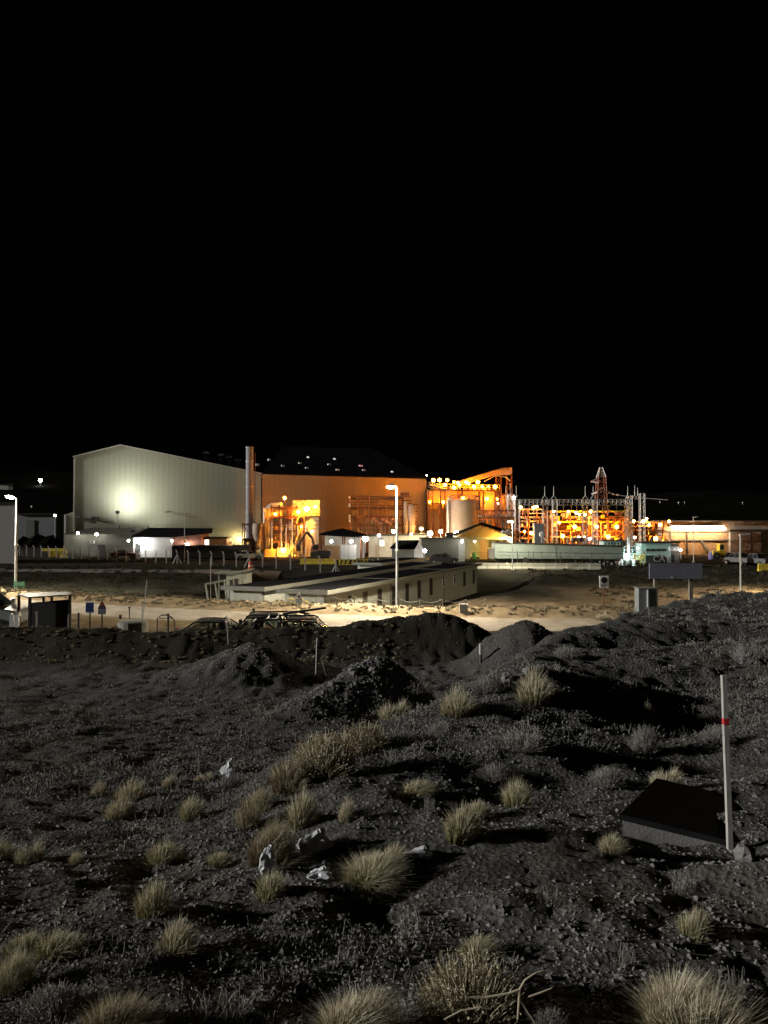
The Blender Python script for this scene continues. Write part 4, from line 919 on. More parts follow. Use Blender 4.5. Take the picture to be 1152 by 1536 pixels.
# ------------------------------------------------------------------ vehicles
def clear_glass():
    m = bpy.data.materials.new('car_glass'); m.use_nodes = True; nt = m.node_tree; b = nt.nodes['Principled BSDF']
    b.inputs['Base Color'].default_value = (.05,.06,.06,1); b.inputs['Roughness'].default_value = .05
    tr = nt.nodes.new('ShaderNodeBsdfTransparent'); tr.inputs[0].default_value = (.75,.8,.78,1); mx = nt.nodes.new('ShaderNodeMixShader'); mx.inputs[0].default_value = .22
    nt.links.new(tr.outputs[0], mx.inputs[1]); nt.links.new(b.outputs[0], mx.inputs[2]); nt.links.new(mx.outputs[0], nt.nodes['Material Output'].inputs[0])
    return m
M['carglass'] = clear_glass(); M['cargrey'] = mat('car_grey', (.11,.11,.11), .4); M['darkred'] = mat('car_dark_red', (.12,.015,.015), .4)
def car(name, label, px, Y, rz, paint, kind='pickup', z=None, group=None, cage=False):
    T = Thing(name, label, 'pickup' if kind == 'pickup' else 'car', px, Y, group, z=z, rz=rz)
    L = 5.0 if kind == 'pickup' else 4.4; wd = .9
    if kind == 'pickup': prof = [(-2.5,.45),(2.45,.45),(2.5,.7),(2.42,.98),(1.35,1.08),(.75,1.09),(-.95,1.09),(-2.5,1.05)]
    else: prof = [(-2.1,.4),(2.1,.4),(2.2,.6),(2.1,.85),(1.1,.98),(-1.5,1.0),(-2.1,.95)]
    T.p('body', MB().prism(prof, -wd, wd), paint)
    cab = [(1.2,1.085),(.55,1.72),(-.75,1.76),(-1.0,1.085)] if kind == 'pickup' else [(1.05,.985),(.35,1.45),(-1.0,1.47),(-1.65,.99)]
    (ax,az),(bx_,bz),(cx_,cz),(dx_,dz) = cab; yy = wd-.1
    cb = T.p('cabin', MB().prism([(bx_+.06,bz-.06),(cx_-.06,cz-.06),(cx_,cz),((bx_+cx_)/2,bz+.05),(bx_,bz)], -yy, yy), paint)
    for s in (-1, 1):
        y0, y1 = sorted((s*yy, s*(yy-.07)))
        for (p0,q0),(p1,q1) in (((ax,az),(bx_,bz)), ((dx_,dz),(cx_,cz)), (((ax+dx_)/2-.05,az),((bx_+cx_)/2-.05,bz))):
            MB().prism([(p0-.05,q0),(p0+.05,q0),(p1+.05,q1-.02),(p1-.05,q1-.02)], y0, y1).build('pillar', paint, cb)
        MB().prism([(.05,az-.02),(.35,az-.02),(.33,az+.5),(.2,az+.55),(.08,az+.5)], s*.38-.2, s*.38+.2).build('seat', M['black'], cb)
    MB().prism([(cx_-.06,cz-.1),(cx_+.0,cz-.1),(dx_+.06,dz+.06),(dx_,dz+.06)], -yy+.07, yy-.07).build('rear_window', M['carglass'], cb)
    zt = cab[1][1]; zb = cab[0][1]+.06
    for s in (-1, 1):
        for a, b, c_, d in ((-.9,-.72,-.12,-.12),(-.04,-.04,.52,1.02)) if kind == 'pickup' else ((-1.45,-.95,-.3,-.3),(-.22,-.22,.32,.85)):
            y = s*(wd-.1)
            MB().prism([(a,zb),(d,zb),(c_,zt-.08),(b,zt-.08)], y-.03*s, y-.02*s).build('side_window', M['carglass'], cb)
    (fx, fz), (gx_, gz) = cab[0], cab[1]
    t = lambda u: (fx+(gx_-fx)*u+.012, fz+(gz-fz)*u+.01)
    (p0, p1) = t(.1), t(.92)
    MB().add([(p0[0],-.68,p0[1]),(p0[0],.68,p0[1]),(p1[0],.66,p1[1]),(p1[0],-.66,p1[1])], [(0,1,2,3)]).build('windscreen', M['carglass'], cb)
    for x in (1.55, -1.45):
        for s in (-1, 1):
            w = T.p('wheel', MB().lathe([(.2,-.12),(.36,-.12),(.38,0),(.36,.12),(.2,.12)], 18), M['rubber']); w.matrix_local = Matrix.Translation((x, s*(wd-.08), .36)) @ Matrix.Rotation(PI/2, 4, 'X')
            MB().lathe([(.05,-.125),(.21,-.11),(.21,.11),(.05,.13)], 12).build('rim', M['steel'], w)
    for s in (-1, 1):
        T.p('headlight', MB().box(2.36, 2.505, s*.7-.16, s*.7+.16, .72, .88), M['white'])
        T.p('tail_light', MB().box(-2.53 if kind == 'pickup' else -2.13, -2.45 if kind == 'pickup' else -2.05, s*.78-.08, s*.78+.08, .75, 1.0), M['red'])
        T.p('mirror', MB().box(.75, .9, s*1.02-.1, s*1.02+.1, 1.15, 1.35), M['black'])
    if cage:
        r = MB()
        for s in (-.8, .8):
            r.bend([(-1.15,s,1.05),(-1.1,s,1.72),(-1.2,s*.95,1.80),(-1.6,s*.95,1.81),(-2.2,s*.97,1.68),(-2.42,s,1.06)], .045, 6)
            r.tube((-1.15,s,1.06),(-2.1,s,1.75),.035,5)
        for x, z in ((-1.2,1.80),(-1.6,1.81),(-2.2,1.68)): r.tube((x,-.76,z),(x,.76,z),.04,6)
        r.bend([(.6,-.7,1.74),(.4,-.7,1.81),(-1.2,-.76,1.82)], .035, 5).bend([(.6,.7,1.74),(.4,.7,1.81),(-1.2,.76,1.82)], .035, 5)
        T.p('roll_cage', r, M['black'])
    return T
car('pickup_truck', 'black pickup with roll cage and pole across it, behind the dark bank', 457, 33.9, 0.05, M['cardark'], z=-.6, cage=True)
car('pickup_truck', 'black roll-caged pickup parked left of the one carrying a pole', 392, 35.4, PI+.06, M['cardark'], z=-.6, cage=True)
car('parked_car', 'low dark car roof showing behind the bank left of the pickups', 330, 35.5, .05, M['cardark'], 'car', z=-.55)
T = Thing('carried_pole', 'long dark pole lying aslant over the pickup roof', 'pole', 455, 33.9, z=1.2)
T.p('shaft', MB().tube((-.9,0,.16),(1.0,.1,.42),.05,6), M['black']); 
car('pickup_truck', 'grey pickup parked at the yard edge right of the yellow machine', 1108, 111, PI/2+.3, M['cargrey'], group=None)
car('pickup_truck', 'grey pickup at the right edge parked before the sliding door', 1136, 109, PI/2+.25, M['cargrey'])
car('parked_car', 'small red and white car in front of the workshop shed', 186, 134, .1, M['darkred'], 'car')
car('parked_car', 'pale car behind the fence right of the dark yard wall', 372, 127, .4, M['carwhite'], 'car')
car('parked_car', 'dark car beside the equipment block wall', 664, 113, .1, M['cardark'], 'car')

T = Thing('delivery_van', 'grey-green van cut by the left edge, facing the shelter', 'van', -22, 41.5, z=-.35, rz=0.0)
T.p('body', MB().prism([(-2.6,.35),(1.9,.35),(2.15,.5),(2.2,.95),(1.95,1.12),(1.15,1.3),(.35,2.0),(-.2,2.1),(-2.6,2.12)], -.95, .95), M['vanpaint'])
for s in (-1, 1):
    T.p('side_window', MB().prism([(-.15,1.25),(.95,1.25),(.32,1.85),(-.15,1.9)], s*.953, s*.962), M['glass'])
    T.p('window_frame', MB().prism([(.28,1.2),(.36,1.2),(.36,1.88),(.28,1.9)], s*.963, s*.975), M['vanpaint'])
    mi = T.p('mirror', MB().box(.98, 1.15, s*1.08-.12, s*1.08+.12, 1.25, 1.6), M['carwhite'])
    T.p('headlight', MB().box(2.0, 2.215, s*.68-.18, s*.68+.18, .8, 1.0), M['white'])
    for x in (1.3, -1.8):
        w = T.p('wheel', MB().lathe([(.2,-.12),(.33,-.12),(.35,0),(.33,.12),(.2,.12)], 18), M['rubber']); w.matrix_local = Matrix.Translation((x, s*.88, .35)) @ Matrix.Rotation(PI/2, 4, 'X')
        MB().lathe([(.05,-.125),(.19,-.11),(.19,.11),(.05,.13)], 12).build('rim', M['steel'], w)
T.p('windscreen', MB().add([(1.165,-.8,1.32),(1.165,.8,1.32),(.40,.76,1.985),(.40,-.76,1.985)], [(0,1,2,3)]), M['glass'])

T = Thing('excavator', 'dark excavator with raised bent boom parked by the process tower', 'excavator', 478, 121)
for s in (-1, 1): T.p('track', MB().prism([(-1.7,.2),(-1.4,0),(1.4,0),(1.7,.2),(1.7,.55),(1.4,.75),(-1.4,.75),(-1.7,.55)], s*1.0-.25, s*1.0+.25), M['black'])
T.p('house', MB().prism([(-1.2,.85),(1.9,.85),(1.9,1.7),(.2,1.75),(-1.2,1.4)], -1.1, 1.1), M['darksteel'])
cb = T.p('cab', MB().prism([(-1.1,1.42),(.2,1.76),(.15,2.7),(-.8,2.7),(-1.15,2.0)], -1.0, -.1), M['redwall'])
MB().prism([(-.9,1.9),(.0,1.9),(.0,2.55),(-.7,2.55)], -1.02, -1.005).build('cab_window', M['glass'], cb)
T.p('boom', MB().path([(-.6,.3,1.6),(-1.0,.3,3.6),(-1.9,.3,4.6)], .2, 6), M['darksteel'])
T.p('stick', MB().path([(-1.9,.3,4.6),(-3.2,.3,2.6)], .15, 6), M['darksteel'])
T.p('bucket', MB().prism([(-3.5,1.6),(-2.8,1.7),(-3.0,2.6),(-3.4,2.6)], .0, .7), M['darksteel'])
T.p('cylinder', MB().tube((-.2,.3,1.9),(-1.3,.3,3.9),.08,6), M['steel'])

T = Thing('wheel_loader', 'yellow wheel loader standing in front of the tan warehouse', 'loader', 1081, 128)
T.p('body', MB().prism([(-1.6,.6),(.4,.6),(.5,1.3),(-.3,1.45),(-1.6,1.35)], -.7, .7), M['yellow'])
cb = T.p('cab', MB().prism([(-.5,1.46),(.35,1.36),(.3,2.6),(-.45,2.65)], -.6, .6), M['yellow'])
MB().prism([(-.38,1.7),(.22,1.65),(.2,2.4),(-.35,2.45)], -.625, -.605).build('cab_window', M['glass'], cb)
T.p('lift_arm', MB().path([(.4,-.4,1.1),(1.4,-.4,.9),(1.9,-.4,.4)], .12, 4).path([(.4,.4,1.1),(1.4,.4,.9),(1.9,.4,.4)], .12, 4), M['yellow'])
T.p('bucket', MB().prism([(1.8,.05),(2.7,.0),(2.5,.15),(2.0,.3),(1.95,.9),(1.8,.95)], -1.0, 1.0), M['darksteel'])
for x in (-1.1, .9):
    for s in (-1, 1):
        w = T.p('wheel', MB().lathe([(.3,-.2),(.55,-.2),(.6,0),(.55,.2),(.3,.2)], 18), M['rubber']); w.matrix_local = Matrix.Translation((x, s*.85, .6)) @ Matrix.Rotation(PI/2, 4, 'X')
        MB().lathe([(.05,-.21),(.31,-.15),(.31,.15),(.05,.22)], 12).build('rim', M['yellow'], w)
T = Thing('supply_sack', 'blue sack standing beside the yellow loader', 'sack', 1067, 128)
T.p('sack_body', MB().lathe([(.35,-.1),(.5,.1),(.52,.8),(.45,1.1),(.15,1.3),(.12,1.45)], 10), mat('blue_fabric', (.12,.14,.30), .8), smooth=True)

# ------------------------------------------------------------------ fence, barriers, masts in the middle distance
FA, FB = Vector((-75,150)), Vector((-6.0,96))
T = Thing('perimeter_fence', 'long wire fence of pale bent-topped concrete posts before the plant', 'fence', 250, 118, z=0)
base = T.o.location
NP = 34
for k in range(NP):
    p = FA.lerp(FB, k/(NP-1)); z = H(p.x, p.y)
    q = Vector((p.x, p.y, z))-base
    mb = MB().box(q.x-.075, q.x+.075, q.y-.075, q.y+.075, q.z-.2, q.z+1.75).tube((q.x,q.y,q.z+1.72),(q.x-.22,q.y+.05,q.z+2.1),.07,4)
    if k % 6 == 3: mb.tube((q.x,q.y,q.z+1.4),(q.x-.7,q.y,q.z-.1),.06,4).tube((q.x,q.y,q.z+1.4),(q.x+.7,q.y,q.z-.1),.06,4)
    T.p('post', mb, M['concrete'])
for h in (.3,.8,1.3,1.7):
    w = MB()
    for k in range(NP-1):
        a = FA.lerp(FB, k/(NP-1)); b = FA.lerp(FB, (k+1)/(NP-1))
        w.tube(Vector((a.x,a.y,H(a.x,a.y)+h))-base, Vector((b.x,b.y,H(b.x,b.y)+h))-base, .006, 3)
    T.p('wire', w, M['darksteel'])

def barrier(px, Y, label, w=2.0, m='yellow', stripes=False, rz=0, group=None, h=.8):
    T = Thing('concrete_barrier', label, 'barrier', px, Y, group, rz=rz)
    T.p('block', MB().prism([(-.3,-.1),(.3,-.1),(.28,.12),(.14,.35),(.1,h),(-.1,h),(-.14,.35),(-.28,.12)], -w/2, w/2, 'x'), M[m])
    if stripes:
        for k in range(3): T.p('stripe', MB().add([(-w/2+.2+k*.62,-.305,.12),(-w/2+.45+k*.62,-.305,.12),(-w/2+.6+k*.62,-.16,h-.05),(-w/2+.35+k*.62,-.16,h-.05)], [(0,1,2,3)]), M['black'])
    return T
for k, px in enumerate((459,477,495)): barrier(px, 113, 'yellow concrete barrier in the row before the excavator', 1.7, group='yellow barriers before the excavator')
for k, px in enumerate((515,529,545)): barrier(px, 111, 'black and yellow striped barrier before the canopy shed', 1.3, stripes=True, group='striped barriers before the canopy shed')
for k in range(11): barrier(722+k*17, 101.5-.1*k, 'olive concrete barrier in the row along the foot of the long trailer', 1.45, 'prefab', group='olive barriers along the trailer')
for k in range(8): barrier(64+k*4.4, 172, 'small yellow barrier in the far row left of the pale hall', .55, group='yellow barriers in the far left row', h=.6)
T = Thing('yellow_skip', 'yellow steel skip standing in the floodlit yard left of the grey shed', 'skip', 86, 140)
T.p('tub', MB().prism([(-1.2,.0),(1.2,.0),(1.45,1.1),(-1.45,1.1)], -.7, .7), M['yellow']); T.p('rim', MB().box(-1.55,1.55,-.8,.8,1.1,1.2), M['yellow'])
for k in range(4): T.p('rib', MB().box(-.95+k*.6,-.85+k*.6,-.78,-.7,.05,1.1), M['yellow'])
T = Thing('yellow_skip', 'second yellow skip tight against the left end of the grey shed', 'skip', 95, 137.5)
T.p('tub', MB().prism([(-1.0,.0),(.4,.0),(.5,.9),(-1.2,.9)], -.6, .6), M['yellow']); T.p('rim', MB().box(-1.3,.6,-.7,.7,.9,1.0), M['yellow'])
barrier(1146, 97, 'bright yellow barrier at the right edge of the yard', 1.6, h=.95)
T = Thing('traffic_barrel', 'orange plastic traffic barrel by the fence above the cabin', 'barrel', 376, 103)
T.p('drum', MB().lathe([(.42,-.05),(.42,.08),(.3,.1),(.28,.5),(.26,.52),(.24,.95),(.1,1.0)], 16), M['orange'])
T.p('band', MB().lathe([(.285,.3),(.293,.31),(.283,.45),(.275,.46)], 16), M['white'])

def mast(px, top, Y, label, lamp=False, r=.07, name='lamp_post', cat='pole'):
    T = Thing(name, label, cat, px, Y)
    T.p('pole', MB().tube((0,0,-.3),(0,0,T.z(top)),r,8,r*.7), M['steel'])
    T.p('base_plate', MB().box(-.2,.2,-.2,.2,-.1,.06), M['concrete'])
    hd = T.p('lamp_head', MB().prism([(-.05,0),(.7,.08),(.7,.2),(-.05,.14)], -.14, .14), M['steel']); hd.location = (0,0,T.z(top)-.05)
    MB().box(.2,.66,-.11,.11,.0,.05).build('lens', M['glass'], hd)
    return T
mast(277, 770, 122, 'tall thin unlit lamp post in front of the rust-red gable', name='lamp_post')
mast(1110, 803, 56, 'thin unlit lamp post rising from the right-hand yard', name='lamp_post', r=.06)
mast(1040, 776, 118, 'slender dark pole before the tan warehouse wall', name='lamp_post')
mast(1005, 781, 140, 'thin pole carrying a small lamp left of the strip light', name='lamp_post')
mast(567, 808, 104, 'short thin post by the fence below the site office', name='lamp_post', r=.05)
# ------------------------------------------------------------------ plant lamps (all are lit in the photograph)
def many(lst, Y, c, s, r, label, group, mount=.9, arm='pole'):
    for px, row in lst: flood(px, row, Y, c, s, r, label, group, mount, arm)
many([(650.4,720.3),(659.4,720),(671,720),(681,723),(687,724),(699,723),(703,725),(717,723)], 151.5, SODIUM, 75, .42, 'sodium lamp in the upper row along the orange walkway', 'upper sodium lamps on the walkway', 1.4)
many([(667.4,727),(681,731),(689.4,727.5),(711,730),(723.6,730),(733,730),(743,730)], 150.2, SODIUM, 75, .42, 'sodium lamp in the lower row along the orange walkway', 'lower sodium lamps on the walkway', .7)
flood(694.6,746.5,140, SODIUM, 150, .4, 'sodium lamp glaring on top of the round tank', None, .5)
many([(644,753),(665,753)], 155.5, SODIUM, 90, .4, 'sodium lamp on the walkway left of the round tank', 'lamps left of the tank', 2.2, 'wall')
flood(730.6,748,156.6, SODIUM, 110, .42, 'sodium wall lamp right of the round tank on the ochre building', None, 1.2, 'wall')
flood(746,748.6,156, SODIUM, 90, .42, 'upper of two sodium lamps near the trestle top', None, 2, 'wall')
flood(747.6,755,155, WARM, 90, .38, 'lower of two sodium lamps near the trestle top', None, 3, 'wall')
flood(771,746.5,137.5, WHITE, 120, .42, 'white lamp at the head of the steel mast', None, .6, 'wall')
flood(773,766,137.8, WHITE, 60, .25, 'small white lamp half way up the steel mast', None, .5, 'wall')
flood(640,713,163, WHITE, 60, .35, 'white lamp on the end corner of the black roof', None, .8, 'wall')
# process tower
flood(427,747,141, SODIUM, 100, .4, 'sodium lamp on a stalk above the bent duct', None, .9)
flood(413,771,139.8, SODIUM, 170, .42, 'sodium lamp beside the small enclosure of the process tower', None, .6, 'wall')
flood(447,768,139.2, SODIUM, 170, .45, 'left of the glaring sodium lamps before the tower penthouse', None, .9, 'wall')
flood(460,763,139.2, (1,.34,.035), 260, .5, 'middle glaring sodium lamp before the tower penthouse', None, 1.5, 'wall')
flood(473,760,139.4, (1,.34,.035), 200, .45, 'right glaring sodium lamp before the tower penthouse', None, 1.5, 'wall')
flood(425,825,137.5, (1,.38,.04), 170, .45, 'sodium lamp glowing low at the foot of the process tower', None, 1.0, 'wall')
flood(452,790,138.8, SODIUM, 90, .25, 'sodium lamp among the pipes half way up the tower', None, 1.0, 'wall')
flood(360,808,148.4, (1,.72,.32), 420, .5, 'dazzling lamp lighting the hall wall behind the chimney base', None, 1.4, 'wall')
flood(372,815,145.2, (1,.6,.2), 90, .35, 'low lamp beside the chimney support frame', None, .6)
flood(468,797,137.2, (1,.9,.75), 110, .35, 'white lamp in front of the white storage tank', None, .6, 'wall')
# sheds on the left
flood(117,799.5,139.6, WHITE, 200, .5, 'left bright lamp under the grey shed eave', None, .9, 'wall')
flood(145,801.5,139.4, WHITE, 200, .5, 'right bright lamp under the grey shed eave', None, .9, 'wall')
flood(193,811,136, WHITE, 120, .42, 'lamp at the left corner of the white shed side', None, .6, 'wall')
flood(211,813,135.5, (.93,.97,1), 260, .6, 'dazzling lamp low in front of the white shed side', None, 1.2)
flood(258,811,136, WHITE, 90, .38, 'lamp at the corner of the white side and the red gable', None, .7, 'wall')
flood(281,817,136, WHITE, 130, .42, 'lamp against the rust-red gable above the yard wall', None, .6, 'wall')
# canopy, office, hut
flood(497,812,128.5, WHITE, 190, .4, 'lamp inside the canopy shed on the left', None, 1., 'wall')
flood(527,812,128.5, WHITE, 190, .4, 'lamp inside the canopy shed on the right', None, 1., 'wall')
flood(548,808,124.5, WHITE, 190, .62, 'dazzling white lamp at the right corner of the canopy shed', None, 2.4)
flood(568.5,803,136.6, WHITE, 70, .5, 'white lamp on the site office left of the street lamp', None, .8, 'wall')
flood(590,797,136.4, (1,.86,.65), 80, .6, 'bright lamp on the site office hidden partly by the street lamp', None, .8, 'wall')
flood(617,801,137, WHITE, 55, .42, 'white lamp at the right end of the site office', None, .9, 'wall')
flood(632,793,143, (1,.42,.09), 200, .4, 'orange lamp above the right end of the site office', None, 1)
flood(645,800,132, (1,.80,.45), 900, .75, 'dazzling yellow-white lamp above the equipment block, left one', None, 1.6)
flood(661,797,134, (1,.80,.45), 800, .7, 'dazzling yellow-white lamp above the equipment block, right one', None, 1.6)
flood(684,799,136.5, (1,.7,.32), 180, .6, 'yellow-white lamp at the foot of the round tank', None, 1.6)
flood(637,826,107.6, WHITE, 330, .3, 'lamp glaring on the guard hut gable', None, 1.2)
flood(693,812,117.5, WHITE, 200, .3, 'white lamp by the side door of the equipment block', None, 1.2, 'wall')
flood(764,809,128, (1,.70,.12), 330, .4, 'yellow lamp inside the right corner of the gable warehouse', None, 1.2)
flood(712,812,132, (1,.8,.4), 260, .35, 'lamp inside the warehouse doorway', None, .8)
# substation
many([(780.6,761),(800,761),(805,760)], 144.5, (1,.42,.09), 60, .32, 'lamp in the row under the left end of the gantry beam', 'lamps under the left gantry beam')
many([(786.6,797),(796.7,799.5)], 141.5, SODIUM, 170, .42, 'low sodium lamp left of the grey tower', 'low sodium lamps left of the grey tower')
many([(831,767),(853,767),(864,769),(869,772),(877.5,772),(886,767)], 143.2, (1,.36,.06), 85, .36, 'lamp in the upper row over the orange pipe rack', 'upper lamps over the pipe rack')
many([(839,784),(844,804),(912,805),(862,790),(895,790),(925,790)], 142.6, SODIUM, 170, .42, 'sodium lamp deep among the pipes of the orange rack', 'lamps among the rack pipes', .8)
many([(877,805.5),(884.6,808),(868,806)], 131, (.95,.9,1), 60, .32, 'small white lamp low between the breakers', 'small white lamps between the breakers', 2.2)
many([(950.7,781.6),(965,782),(970,778),(973.7,787),(990,787),(1004,782)], 146.4, (1,.36,.06), 80, .38, 'lamp in the string by the tan warehouse end', 'lamps at the warehouse end')
flood(952,806,131, (1,.6,.3), 100, .45, 'round lamp low behind the gantry end column', None, 2.2)
flood(983,807.5,146, (1,.5,.04), 330, .4, 'yellow lamp low on the orange rack by the warehouse', None, 1)
flood(941,833,108.3, COOL, 420, .4, 'cold white lamp at the end of the long trailer', None, 1.0)
flood(957,822,109.2, COOL, 110, .22, 'small cold lamp over the turquoise platform', None, .8)
flood(1021,825,111, (1,.85,.85), 90, .3, 'pinkish white lamp behind the generator end', None, 1.5)

# tall plant street light by the trailer
def street_lamp(px, top, Y, label, head_px, c, s, r=.1, tilt=0., rad=.28):
    T = Thing('street_lamp', label, 'street lamp', px, Y)
    zt = T.z(top)
    po = T.p('pole', MB().tube((0,0,-.4),(0,0,zt*.5),r,10,r*.85).tube((0,0,zt*.5),(0,0,zt),r*.8,10,r*.6), M['pole'])
    MB().lathe([(r+.01,zt*.5-.05),(r+.04,zt*.5-.04),(r+.04,zt*.5+.04),(r+.01,zt*.5+.05)], 10).build('collar', M['steel'], po)
    T.p('base_plate', MB().box(-.22,.22,-.22,.22,-.2,.05), M['concrete'])
    hx = T.x(head_px); s_ = 1 if hx > 0 else -1
    T.p('arm', MB().bend([(0,0,zt-.15),(s_*.06,0,zt),(s_*.2,0,zt+.06),(hx*.6,0,zt+.12)], r*.55, 8), M['pole'])
    T.p('lamp_head', MB().prism([(hx*.45,zt+.10),(hx*1.25,zt+.16),(hx*1.25,zt+.22),(hx,zt+.30),(hx*.5,zt+.24)], -.16, .16), M['steel'])
    le = T.p('lens', MB().lathe([(.02,-.07),(rad*.6,-.06),(rad*.9,-.03),(rad,0)], 14), bulb_mat(c, s), smooth=True)
    le.location = (hx*.9,-.02,zt+.06); le.rotation_euler = (-tilt,0,0)
    hs = MB().lathe([(rad*1.06,-.02),(rad*1.1,.03),(rad*.8,.12),(.05,.16)], 14).build('hood', M['steel'], T.o); hs.location = (hx*.9,-.02,zt+.09); hs.rotation_euler = (-tilt,0,0)
    return T
M['pole'] = mat('lamp_post_paint', (.72,.72,.68), .5, 0, .06, 3.)
street_lamp(595.5, 732, 49.3, 'lit street lamp standing in front of the long prefab block', 586, (1,.88,.68), 6800, .09, tilt=.15, rad=.3)
street_lamp(24.5, 747, 63, 'lit street lamp above the green road sign at the left', 14, (1,.88,.68), 8000, .11, tilt=.3, rad=.34)
street_lamp(768.5, 783, 99.5, 'lit lamp post in front of the left end of the long trailer', 765.5, (1,.86,.62), 900, .07, rad=.4)
# next street lamp of the same road row, just past the right edge: its pool of light shows on the junction
street_lamp(1262, 770, 61, 'lit street lamp of the road row past the right edge', 1252, (1,.80,.52), 4800, .1, tilt=.0, rad=.34)

# floodlight on the shed roof that lights the pale gable
T = Thing('roof_floodlight', 'floodlight on the grey shed roof shining up at the pale gable', 'lamp', 176, 144.8, z=up(176,768,144.8).z-.6)
T.p('stand', MB().tube((0,0,-3.4),(0,0,.4),.06,6), M['steel'])
hd = T.p('housing', MB().prism([(-.3,-.25),(.3,-.25),(.22,.2),(-.22,.2)], -.3, .3, 'x'), M['darksteel']); hd.location = (0,0,.6); hd.rotation_euler = (math.radians(25),0,0)
def spot(T, loc, target, energy, size, blend, c, rad=.2):
    l = bpy.data.lights.new('flood_beam', 'SPOT'); l.energy = energy; l.spot_size = math.radians(size); l.spot_blend = blend; l.color = c; l.shadow_soft_size = rad
    o = bpy.data.objects.new('flood_beam', l); col.objects.link(o); o.parent = T.o
    o.location = loc; d = Vector(target)-Vector(loc); o.rotation_euler = d.to_track_quat('-Z','Y').to_euler()
spot(T, (0,.15,.85), (0,5.1,T.z(736)), 6000, 140, 1.0, (1,.97,.87))
T = Thing('roof_floodlight', 'added wide floodlight on the grey shed roof broadening the gable glow', 'lamp', 200, 142.2, z=up(200,797,142.2).z-.4)  # added fixture, there only to spread more light over the gable wall
T.p('stand', MB().tube((0,0,-1.5),(0,0,.4),.05,6), M['steel'])
hd = T.p('housing', MB().prism([(-.3,-.25),(.3,-.25),(.22,.2),(-.22,.2)], -.3, .3, 'x'), M['darksteel']); hd.location = (0,0,.5); hd.rotation_euler = (math.radians(25),0,0)
spot(T, (0,.2,.8), (1.5,8,T.z(720)), 2400, 125, 1.0, (1,.98,.86))
flood(229,797,148.6, (1,.95,.7), 110, .35, 'lamp at the foot of the pale gable behind the sheds', None, 1.2, 'wall')

# ------------------------------------------------------------------ far left
T = Thing('silver_shed', 'tall silver corrugated shed cut by the left edge', 'shed', 8, 118)
sx0, sx1 = T.x(-60), T.x(24)
T.p('core_wall', MB().prism([(sx0,.1),(sx1-.05,.1),(sx1-6,12),(sx0-6,12)], -.3, T.z(753), 'z'), M['steel'])
panels(T.o, (sx0,.08), (sx1,.08), -.3, lambda t: T.z(753)-.02, 12, M['steel'], (0,-1))
T.p('roof', MB().prism([(sx0-.3,-.25),(sx1+.2,-.25),(sx1-5.8,12.3),(sx0-6.2,12.3)], T.z(753)+.004, T.z(751.8), 'z'), M['roofdark'])
T = Thing('long_shed', 'long low grey shed far behind the left street lamp', 'shed', 55, 230, z=-.3)
T.p('wall', MB().box(T.x(24), T.x(84), 0, 10, -.3, T.z(771.5)), M['stack']); T.p('roof', MB().box(T.x(23), T.x(85), -.5, 10.5, T.z(771.5)+.004, T.z(770.3)), M['darksteel'])
T.p('door', MB().box(T.x(40), T.x(52), -.15, -.003, -.2, T.z(780)), M['greywall'])
T = Thing('spoil_heap', 'dark spoil heap in front of the long low shed', 'heap', 50, 200, z=-.3)
hp = MB(); 
for i in range(1): 
    pr = [(T.x(24),0),(T.x(27),1.2),(T.x(35),2.2),(T.x(45),1.8),(T.x(56),2.6),(T.x(68),2.1),(T.x(80),2.4),(T.x(94),1.0),(T.x(96),0)]
    vs = []; 
    for j, s in enumerate((0,.55,1,.6,0)):
        for x, z in pr: vs.append((x, -6+3*j, -.2+z*s*1.5))
    n_ = len(pr); hp.add(vs, [(j*n_+i, j*n_+i+1, (j+1)*n_+i+1, (j+1)*n_+i) for j in range(4) for i in range(n_-1)])
T.p('heap_body', hp, M['hill'])
flood(82.5,773,175, WHITE, 120, .4, 'small white lamp on a post left of the pale hall', None, 5.2)
# hillside lights
P = hill_hit(60, 731); 
o = bpy.data.objects.new('hillside_light_mast', None); col.objects.link(o); o.location = P; tag(o, 'bright lamp mast alone on the dark hillside at upper left', 'lamp')
k = P.y/F
MB().tube((0,0,-.5),(0,0,10*k),.25,6).build('pole', M['steel'], o)
MB().ball((0,0,10.5*k), 2.6*k, 10, 6).build('bulb', bulb_mat((1,.97,.92), 60), o, True)
MB().prism([(-7*k,.0),(7*k,.0),(6*k,1.2),(-5*k,1.4)], -3*k, 5*k).build('base_slab', M['concrete'], o)
for px, row, r in ((47,760,1.0),(4,730,1.0),(990,753,.8),(1018,754,.9),(1027,753.5,.6),(1114,754,.7)):
    P = hill_hit(px, row+3); k = P.y/F
    o = bpy.data.objects.new('hillside_light_mast', None); col.objects.link(o); o.location = P; tag(o, 'faint tiny lamp far off on the dark hillside', 'lamp', 'faint hillside lamps')
    MB().tube((0,0,-.5),(0,0,3*k),.15,5).build('pole', M['steel'], o)
    MB().ball((0,0,3.2*k), r*k, 8, 5).build('bulb', bulb_mat((1,.97,.92), .25), o, True)
P = hill_hit(4, 734); k = P.y/F
o = MB().prism([(-8*k,-.5),(11*k,-.5),(11*k,2.5),(2*k,4.0),(-8*k,3.0)], -3, 5).build('hut_wall', M['palewall']); o.location = (0,0,0)
e = bpy.data.objects.new('hillside_hut', None); col.objects.link(e); e.location = P; o.parent = e; tag(e, 'dim pale hut on the dark hillside at the far left', 'hut')
MB().box(-9*k, 12*k, -3.5, 5.5, 4.05, 4.5).build('roof', M['darksteel'], e)
